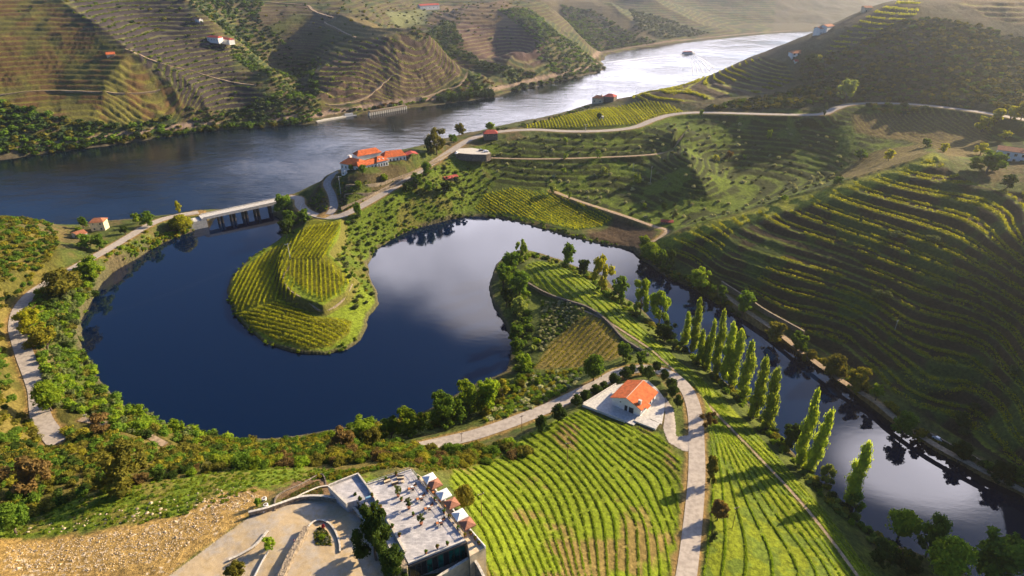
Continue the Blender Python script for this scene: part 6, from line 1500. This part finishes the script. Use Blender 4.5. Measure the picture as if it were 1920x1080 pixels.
pots = [(753,939,'a','small pot beside the back olive'),(775,967,'a','small pot between the middle and front olive'),(785,899,'a','pot at the back right corner of the deck'),(802,921,'b','pot beside the second balcony railing bay'),(816,939,'a','pot by the railing near the second table'),(833,962,'a','pot by the railing near the third table'),(843,972,'b','dark pot by the railing between third and front table'),(859,993,'a','pot by the railing near the front table'),(872,1006,'b','pot at the front right corner of the deck'),
        (839,1022,'a','right pot on the glass front kerb'),(820,1028,'b','middle pot on the glass front kerb'),(799,1038,'a','left pot on the glass front kerb'),(698,932,'b','first pot on the left planter wall'),(708,945,'a','second pot on the left planter wall'),(714,953,'b','third pot on the left planter wall'),(722,969,'b','fourth pot on the left planter wall'),(736,989,'a','fifth pot on the left planter wall'),(749,1006,'b','sixth pot on the left planter wall'),(724,901,'a','pot beside the back railing'),(743,892,'b','pot behind the lounge sofas')]
for i, (u, v, k, lab) in enumerate(pots): place(pa if k == 'a' else pb, au if k == 'a' else bu2, px(u, v, zd + (.2 if 'kerb' in lab or 'wall' in lab else 0)), i * .9, 'clay potted plant, ' + lab, 'potted plants on the roof terrace', 'potted plant')
for i, (u, v) in enumerate([(883,1003),(891,1012),(898,1021)]): place(pb, bu2, px(u, v, zb2), i, '%s bushy clay pot on the empty end of the balcony' % ['far', 'middle', 'near'][i], 'potted plants on the balcony end', 'potted plant')
# pergola and lower walls at the bottom edge
pg = empty('louvre_roof', tuple(px(868, 1062, 39.5)), dang + .75, 'dark louvred roof leaning beside the steps at the bottom edge', 'roof')
MB().box(-.1, 3.6, -.08, 0, 0, .14).build('frame', 'steel', pg); MB().box(-.1, 3.6, 1.3, 1.38, 0, .14).build('frame', 'steel', pg)
for i in range(11): MB().box(i * .33, i * .33 + .22, .002, 1.298, .02, .10).build('slat', 'steel', pg)
for l, lab, m_ in (([(884,1040),(897,1060),(912,1090)], 'stone wall running down from the balcony corner', 'stonewall'), ([(878,1046),(855,1060),(830,1075),(800,1095)], 'cream wall below the glass front', 'cream')):
    w_ = MB().wall([at_z(u, v, 41) for u, v in l], .35, 34, 41).build('wall', m_); MB().wall([at_z(u, v, 41.13) for u, v in l], .5, 41.003, 41.13).build('coping', 'capstone', w_); tag(w_, lab, 'wall')
# driveway walls, beds and planters
def ywall(uvs, h, w, mat, label, cap='capstone', sink=1.5): return wall_line(uvs, 0, 0, w, mat, label, cap=cap, follow=True, h=h, n=5, sink=sink)
ywall([(468,968),(500,960),(530,950),(560,940),(590,937),(620,939),(648,947),(670,965),(687,990),(697,1012)], 1.1, .4, 'stonewall', 'curved stone retaining wall with pale coping round the driveway')
ywall([(516,958),(520,932),(560,911),(603,893),(612,912)], .4, .25, 'darkstone', 'dark low wall round the planted bed beside the driveway', cap=None)
ywall([(533,947),(570,927),(600,915),(625,912)], .25, .2, 'stonewall', 'thin kerb through the planted bed beside the driveway', sink=.4)
ywall([(525,1095),(545,1050),(562,1020),(576,994)], 1.1, 1.15, 'stonewall', 'broad pale stone wall between the two driveways', cap=None)
ywall([(576,994),(586,982),(600,977),(616,982),(629,998),(637,1020),(638,1036)], .3, .2, 'stonewall', 'pale curved kerb round the planted island in the driveway')
ywall([(430,1052),(455,1040),(480,1024),(503,998)], .35, .35, 'stonewall', 'low stone wall between upper and lower driveway')
ywall([(474,1090),(490,1058),(503,1036)], .5, .12, 'palemetal', 'white metal handrail beside the lower driveway', cap=None, sink=.1)
isl = [(582,1030),(578,1000),(590,986),(602,981),(618,987),(630,1005),(634,1032)]
IP = scatter(isl, 420, R, -50, .22); thicket('ground_cover', IP, R.uniform(.25, .45, len(IP)), R.uniform(.2, .38, len(IP)), ['dark', 'olive', 'dark', 'ochre'], 'dense ground cover plants on the driveway island', 26, .3, 2)
BP2 = scatter([(522,955),(523,934),(560,914),(602,896),(620,930),(590,932),(555,940)], 330, R, -50, .3); thicket('bed_plants', BP2, R.uniform(.25, .5, len(BP2)), R.uniform(.2, .4, len(BP2)), ['brown', 'dark', 'olive', 'rust'], 'small herbs in rows on the brown planted bed', 26, .3, 2)
q = G(604, 1009)[0]; shrub(q, 1.7, 1.3, 'bright', 'green bush in the middle of the driveway island', None)
q = G(606, 990)[0]; shrub(q, .8, 1.6, 'redleaf', 'dark red leaved bush at the top of the driveway island', None)
for i, (u, v) in enumerate([(495,960),(499,950),(496,938)]):
    q = G(u, v)[0]; o = empty('stone_planter', (q[0], q[1], q[2] - .1), 0, '%s pale round planter beside the driveway entrance' % ['nearest', 'middle', 'farthest'][i], 'planter', 'pale planters beside the driveway')
    MB().tube([(0, 0, 0), (0, 0, .7), (0, 0, .74)], [.42, .5, .44], 12).build('tub', 'white', o); MB().tube([(0, 0, .6), (0, 0, .75)], .33, 10).build('soil', 'darkstone', o)
for i, (u, v, h) in enumerate([(668,948,24),(678,956,26),(688,972,26),(697,990,28),(706,1008,26)]):
    tree_px(u, v, 11, h, 'poplar', 'dark', '%s dark narrow cypress along the curved driveway wall' % ORD[i], 'cypresses along the curved driveway wall', name='cypress_tree', seed=i % 3)
pz = tree_px(706, 1050, 78, 92, 'round', 'dark', 'big dark green pine in front of the roof terrace', None, name='pine_tree', n=2600, leaf=.04, seed=1)
tree_px(738, 1092, 60, 60, 'round', 'dark', 'lower spreading pine beside the stone pier of the restaurant', None, name='pine_tree', n=1800, leaf=.045, seed=2)
# person in pink walking up the drive, with a body of one skin
def person(p, rz, H, label):
    root = empty('person', (p[0], p[1], p[2]), rz, label, 'person'); s = H / 1.75
    J = [(0, 0, .95), (0, 0, 1.15), (0, 0, 1.38), (0, -.01, 1.50), (0, -.02, 1.60), (0, -.02, 1.72), (.09, 0, .9), (.10, -.12, .50), (.10, -.02, .08), (.10, -.16, .03), (-.09, 0, .9), (-.10, .10, .50), (-.10, .28, .12), (-.10, .16, .04),
         (.19, 0, 1.40), (.24, .08, 1.12), (.24, -.02, .88), (.24, -.06, .78), (-.19, 0, 1.40), (-.24, -.08, 1.12), (-.24, -.22, .92), (-.24, -.28, .84)]
    E = [(0, 1), (1, 2), (2, 3), (3, 4), (4, 5), (0, 6), (6, 7), (7, 8), (8, 9), (0, 10), (10, 11), (11, 12), (12, 13), (2, 14), (14, 15), (15, 16), (16, 17), (2, 18), (18, 19), (19, 20), (20, 21)]
    rd = [.13, .12, .14, .055, .09, .07, .09, .06, .045, .03, .09, .06, .045, .03, .06, .045, .035, .03, .06, .045, .035, .03]
    me = bpy.data.meshes.new('body'); me.from_pydata([tuple(c * s for c in j) for j in J], E, []); me.materials.append(M['skin']); o = new_obj('body', me, root)
    m = o.modifiers.new('skin', 'SKIN'); m.use_smooth_shade = True
    for v, r_ in zip(me.skin_vertices[0].data, rd): v.radius = (r_ * s, r_ * s)
    me.skin_vertices[0].data[0].use_root = True; o.modifiers.new('sub', 'SUBSURF').levels = 1
    MB().tube([(0, 0, .86 * s), (0, 0, 1.0 * s), (0, 0, 1.2 * s), (0, 0, 1.45 * s)], [.19 * s, .17 * s, .17 * s, .17 * s], 10).build('shirt', 'pinkcloth', root)
    for x, k in ((.1, (-.12, -.02)), (-.1, (.10, .28))): MB().tube([(x * s, 0, .95 * s), (x * s, k[0] * s, .5 * s), (x * s, k[1] * s, .12 * s)], [.12 * s, .085 * s, .065 * s], 8).build('trouser_leg', 'bluecloth', root)
    MB().tube([(0, .03 * s, 1.6 * s), (0, .02 * s, 1.7 * s), (0, 0, 1.78 * s)], [.105 * s, .11 * s, .06 * s], 8).build('hair', 'hair', root)
q = G(553, 1020)[0]; person(q, 2.4, 1.35, 'person in pink top walking up beside the broad stone wall')
# ---------------------------------------------------------------- small things: poles, wires, cars, boat
def pole(u, v, hpx, label, mat='wood', arm=1.2, r=.14, group='utility poles in the valley', kind='utility_pole', z=None):
    p = G(u, v)[0]; d = depth_of(*p); dist = math.hypot(p[0], p[1]); h = hpx * d / (F_PX * dist / math.hypot(dist, CAM_H - p[2]))
    o = empty(kind, (p[0], p[1], p[2] - .3), .4, label, 'utility pole', group); MB().tube([(0, 0, 0), (0, 0, h)], [r, r * .6], 6).build('pole', mat, o)
    MB().box(-arm, arm, -.06, .06, h - .5, h - .36).build('crossarm', mat, o)
    for x in (-arm + .1, 0, arm - .1): MB().box(x - .05, x + .05, -.05, .05, h - .358, h - .15).build('insulator', 'white', o)
    return np.array([p[0], p[1], p[2] + h - .4])
T1 = pole(544, 485, 30, 'pale pylon pole at the corner of the raised vineyard block', 'palemetal', 1.4, .22)
T2 = pole(639, 364, 34, 'tall pale pole on the bank below the estate', 'palemetal', 1.4, .2)
pole(1098, 246, 14, 'pale pole beside the hill road below the bright vineyard', 'palemetal', 1.6, .22)
pole(1219, 346, 34, 'thin white pole in the middle of the olive slope', 'palemetal', .6, .14)
pole(1187, 320, 14, 'short thin pole on the left of the olive slope', 'palemetal', .6, .12)
pole(1063, 874, 44, 'dark wooden pole in the field left of the country road', 'wood', .7, .09)
pole(903, 968, 42, 'dark wooden pole in the field beside the restaurant', 'wood', .7, .09)
pole(1373, 990, 40, 'dark wooden pole in the field right of the country road', 'wood', .7, .09)
pole(978, 808, 30, 'dark wooden pole beside the country road near the lagoon', 'wood', .6, .08)
pole(1678, 618, 20, 'grey pole standing in the dark right vineyard', 'palemetal', .5, .12)
pole(164, 792, 18, 'short pale pole above the hidden path at lower left', 'palemetal', .5, .08)
pole(1117, 186, 12, 'thin pole on the crest left of the farmhouses', 'palemetal', .5, .15)
pole(1193, 182, 16, 'thin pole on the crest right of the farmhouses', 'palemetal', .5, .15)
pole(866, 828, 18, 'short wooden pole where the road enters the scrub', 'wood', .5, .08)
def cable(a, b, sag, label, r=.008):
    pts = [(a[0] + (b[0] - a[0]) * t, a[1] + (b[1] - a[1]) * t, a[2] + (b[2] - a[2]) * t - sag * 4 * t * (1 - t)) for t in np.linspace(0, 1, 25)]
    o = MB().tube(pts, r, 4).build('power_line', 'steel'); tag(o, label, 'power line', 'power lines over the lagoon')
Lq = np.array([*at_z(20, 640, 26), 26.0])
for k, nm_ in ((-1.2, 'upper'), (0, 'middle'), (1.2, 'lower')): cable(T1 + [0, k, 0], Lq + [0, k * 1.6, 0], 3.5, '%s power line crossing the left part of the lagoon' % nm_)
cable(T1, T2, 2, 'power line from the headland pylon up to the estate bank')
def car(u, v, z, rz, mat, label, s=.8):
    x, y = at_z(u, v, z); o = empty('parked_car', (x, y, z), rz, label, 'car'); b = MB()
    prof = [(-2.1, .35), (-2.1, .8), (-1.2, .92), (-.7, 1.38), (.7, 1.4), (1.4, .95), (2.05, .85), (2.1, .35)]
    n = len(prof); V = [(a * s, -.85 * s * (1 if c < 1 else .8), c * s) for a, c in prof] + [(a * s, .85 * s * (1 if c < 1 else .8), c * s) for a, c in prof]
    b.add(V, [tuple(range(n)), tuple(range(n, 2 * n))[::-1]] + [(i, n + i, n + (i + 1) % n, (i + 1) % n) for i in range(n)]); b.build('body', mat, o)
    for sy in (-1, 1): MB().add([(-.95 * s, sy * .80 * s, .96 * s), (1.15 * s, sy * .80 * s, .96 * s), (.66 * s, sy * .71 * s, 1.33 * s), (-.62 * s, sy * .71 * s, 1.32 * s)], [(0, 1, 2, 3) if sy < 0 else (3, 2, 1, 0)]).build('side_window', 'glassdark', o)
    for x_ in (-1.3, 1.3):
        for y_ in (-.82, .82): MB().tube([(x_ * s, (y_ - .1) * s, .33 * s), (x_ * s, (y_ + .1) * s, .33 * s)], .33 * s, 12).build('wheel', 'rubber', o)
car(902, 283, 22.4, .3, 'carblack', 'dark car parked on the pale walled terrace', .85); car(911, 285, 22.4, .2, 'carwhite', 'white car parked beside the dark car on the walled terrace', .85)
car(857, 288, 22.4, 1.0, 'carwhite', 'pale car parked at the road edge of the walled terrace', .8)
q = G(1757, 824)[0]; car(1757, 824, float(q[2]), -1.0, 'carwhite', 'small white van parked beside the riverside track', .7)
# the river boat and its wake
x, y = at_z(1290, 101, 0); bo = empty('river_boat', (x, y, 0), .25, 'white river boat heading away at the top of its long wake', 'boat')
hull = [(-9, -2.2), (7, -2.2), (11, 0), (7, 2.2), (-9, 2.2)]
MB().prism(hull, -.5, 1.6).build('hull', 'white', bo); MB().prism([(-8, -1.8), (6, -1.8), (8, 0), (6, 1.8), (-8, 1.8)], 1.603, 3.4).build('cabin', 'white', bo)
MB().box(-8.3, 5, -2, 2, 3.403, 3.6).build('roof', 'redroof', bo)
for s_ in (-1, 1): MB().box(-7, 5, s_ * 1.82 - .02, s_ * 1.82 + .02, 2.2, 3.0).build('window', 'glassdark', bo)
def wake(lines, label):
    V = []; F = []
    for l, w0, w1 in lines:
        P = smooth_line([at_z(u, v, 0) for u, v in l], 8); n = len(P); T = np.gradient(P, axis=0); T /= np.hypot(T[:, 0], T[:, 1])[:, None]; Nn = np.stack([-T[:, 1], T[:, 0]], 1)
        w = np.linspace(w0, w1, n) * (.6 + .8 * vnoise(P[:, 0], P[:, 1], 6, 3)); o = len(V)
        for i in range(n): V += [(*(P[i] - Nn[i] * w[i] / 2), .02), (*P[i], .35), (*(P[i] + Nn[i] * w[i] / 2), .02)]
        for i in range(n - 1):
            for k in (0, 1): F.append((o + 3 * i + k, o + 3 * i + 3 + k, o + 3 * i + 4 + k, o + 3 * i + 1 + k))
    me = bpy.data.meshes.new('wake'); me.from_pydata(V, [], F); me.materials.append(M['foam']); o = new_obj('wake', me); tag(o, label, None, None, 'stuff')
wake([([(1283,102),(1250,104),(1210,108),(1170,113),(1135,117)], 2.2, 4.5), ([(1283,103),(1245,108),(1200,114),(1150,120)], 1.2, 3.0), ([(1298,101),(1312,108),(1325,117),(1337,127)], 2.0, 4.0), ([(1298,103),(1310,112),(1321,122),(1330,132)], 1.2, 2.4),
      ([(1296,104),(1306,115),(1314,127),(1318,136)], 1.0, 2.0), ([(1294,104),(1301,116),(1306,128),(1308,138)], .8, 1.6), ([(1293,104),(1297,118),(1299,130),(1299,140)], .6, 1.4)], 'white V shaped wake spreading behind the river boat')
# stones on the cut bank
def rock(name, n, uv, s0, s1, label, mat='capstone'):
    P = scatter(uv, n, R, -50, .3)
    V = []
    for p in P:
        s = R.uniform(s0, s1) * (1 if R.random() > .1 else 1.8); V.append(blob_quads(np.zeros(3), s, R, 6, 3) * np.array([1, R.uniform(.6, 1), R.uniform(.4, .8)]) + p)
    o = new_obj(name, quads_mesh(name, np.vstack(V), M[mat])); tag(o, label, None, None, 'stuff')
M['rubble'] = plain_mat('pale_rubble', (.60, .47, .31), .9, .25, 1.2)
rock('rubble', 1600, [(0,1015),(120,1005),(250,988),(350,963),(420,928),(480,914),(500,930),(440,965),(380,1010),(330,1050),(200,1080),(0,1075)], .07, .2, 'pale loose stones scattered over the cut bank', 'rubble')
rock('rubble', 120, [(0,985),(200,955),(400,915),(480,905),(380,960),(200,995),(0,1010)], .12, .32, 'larger pale stones along the edge of the grass', 'rubble')
# ---------------------------------------------------------------- the air
def haze_box():
    m = bpy.data.materials.new('haze'); m.use_nodes = True; t = m.node_tree; t.nodes.clear()
    v = t.nodes.new('ShaderNodeVolumePrincipled'); v.inputs['Color'].default_value = (.90, .95, 1.0, 1)
    v.inputs['Density'].default_value = HAZE; v.inputs['Anisotropy'].default_value = .8
    o = t.nodes.new('ShaderNodeOutputMaterial'); t.links.new(v.outputs[0], o.inputs['Volume'])
    x, y0, y1, z0, z1 = 4600, -300, 4600, min(-12, float(GZ.min()) - 1), max(150.0, float(GZ.max()) + 12)
    V = [(a, b, c) for a in (-x, x) for b in (y0, y1) for c in (z0, z1)]
    F = [(0, 1, 3, 2), (4, 6, 7, 5), (0, 4, 5, 1), (2, 3, 7, 6), (0, 2, 6, 4), (1, 5, 7, 3)]
    me = bpy.data.meshes.new('haze'); me.from_pydata(V, [], F); me.materials.append(m)
    o = bpy.data.objects.new('haze', me); COL.objects.link(o)
    tag(o, 'pale morning haze thickening up the river valley', 'haze', None, 'stuff')
HAZE = 0.00015
haze_box()
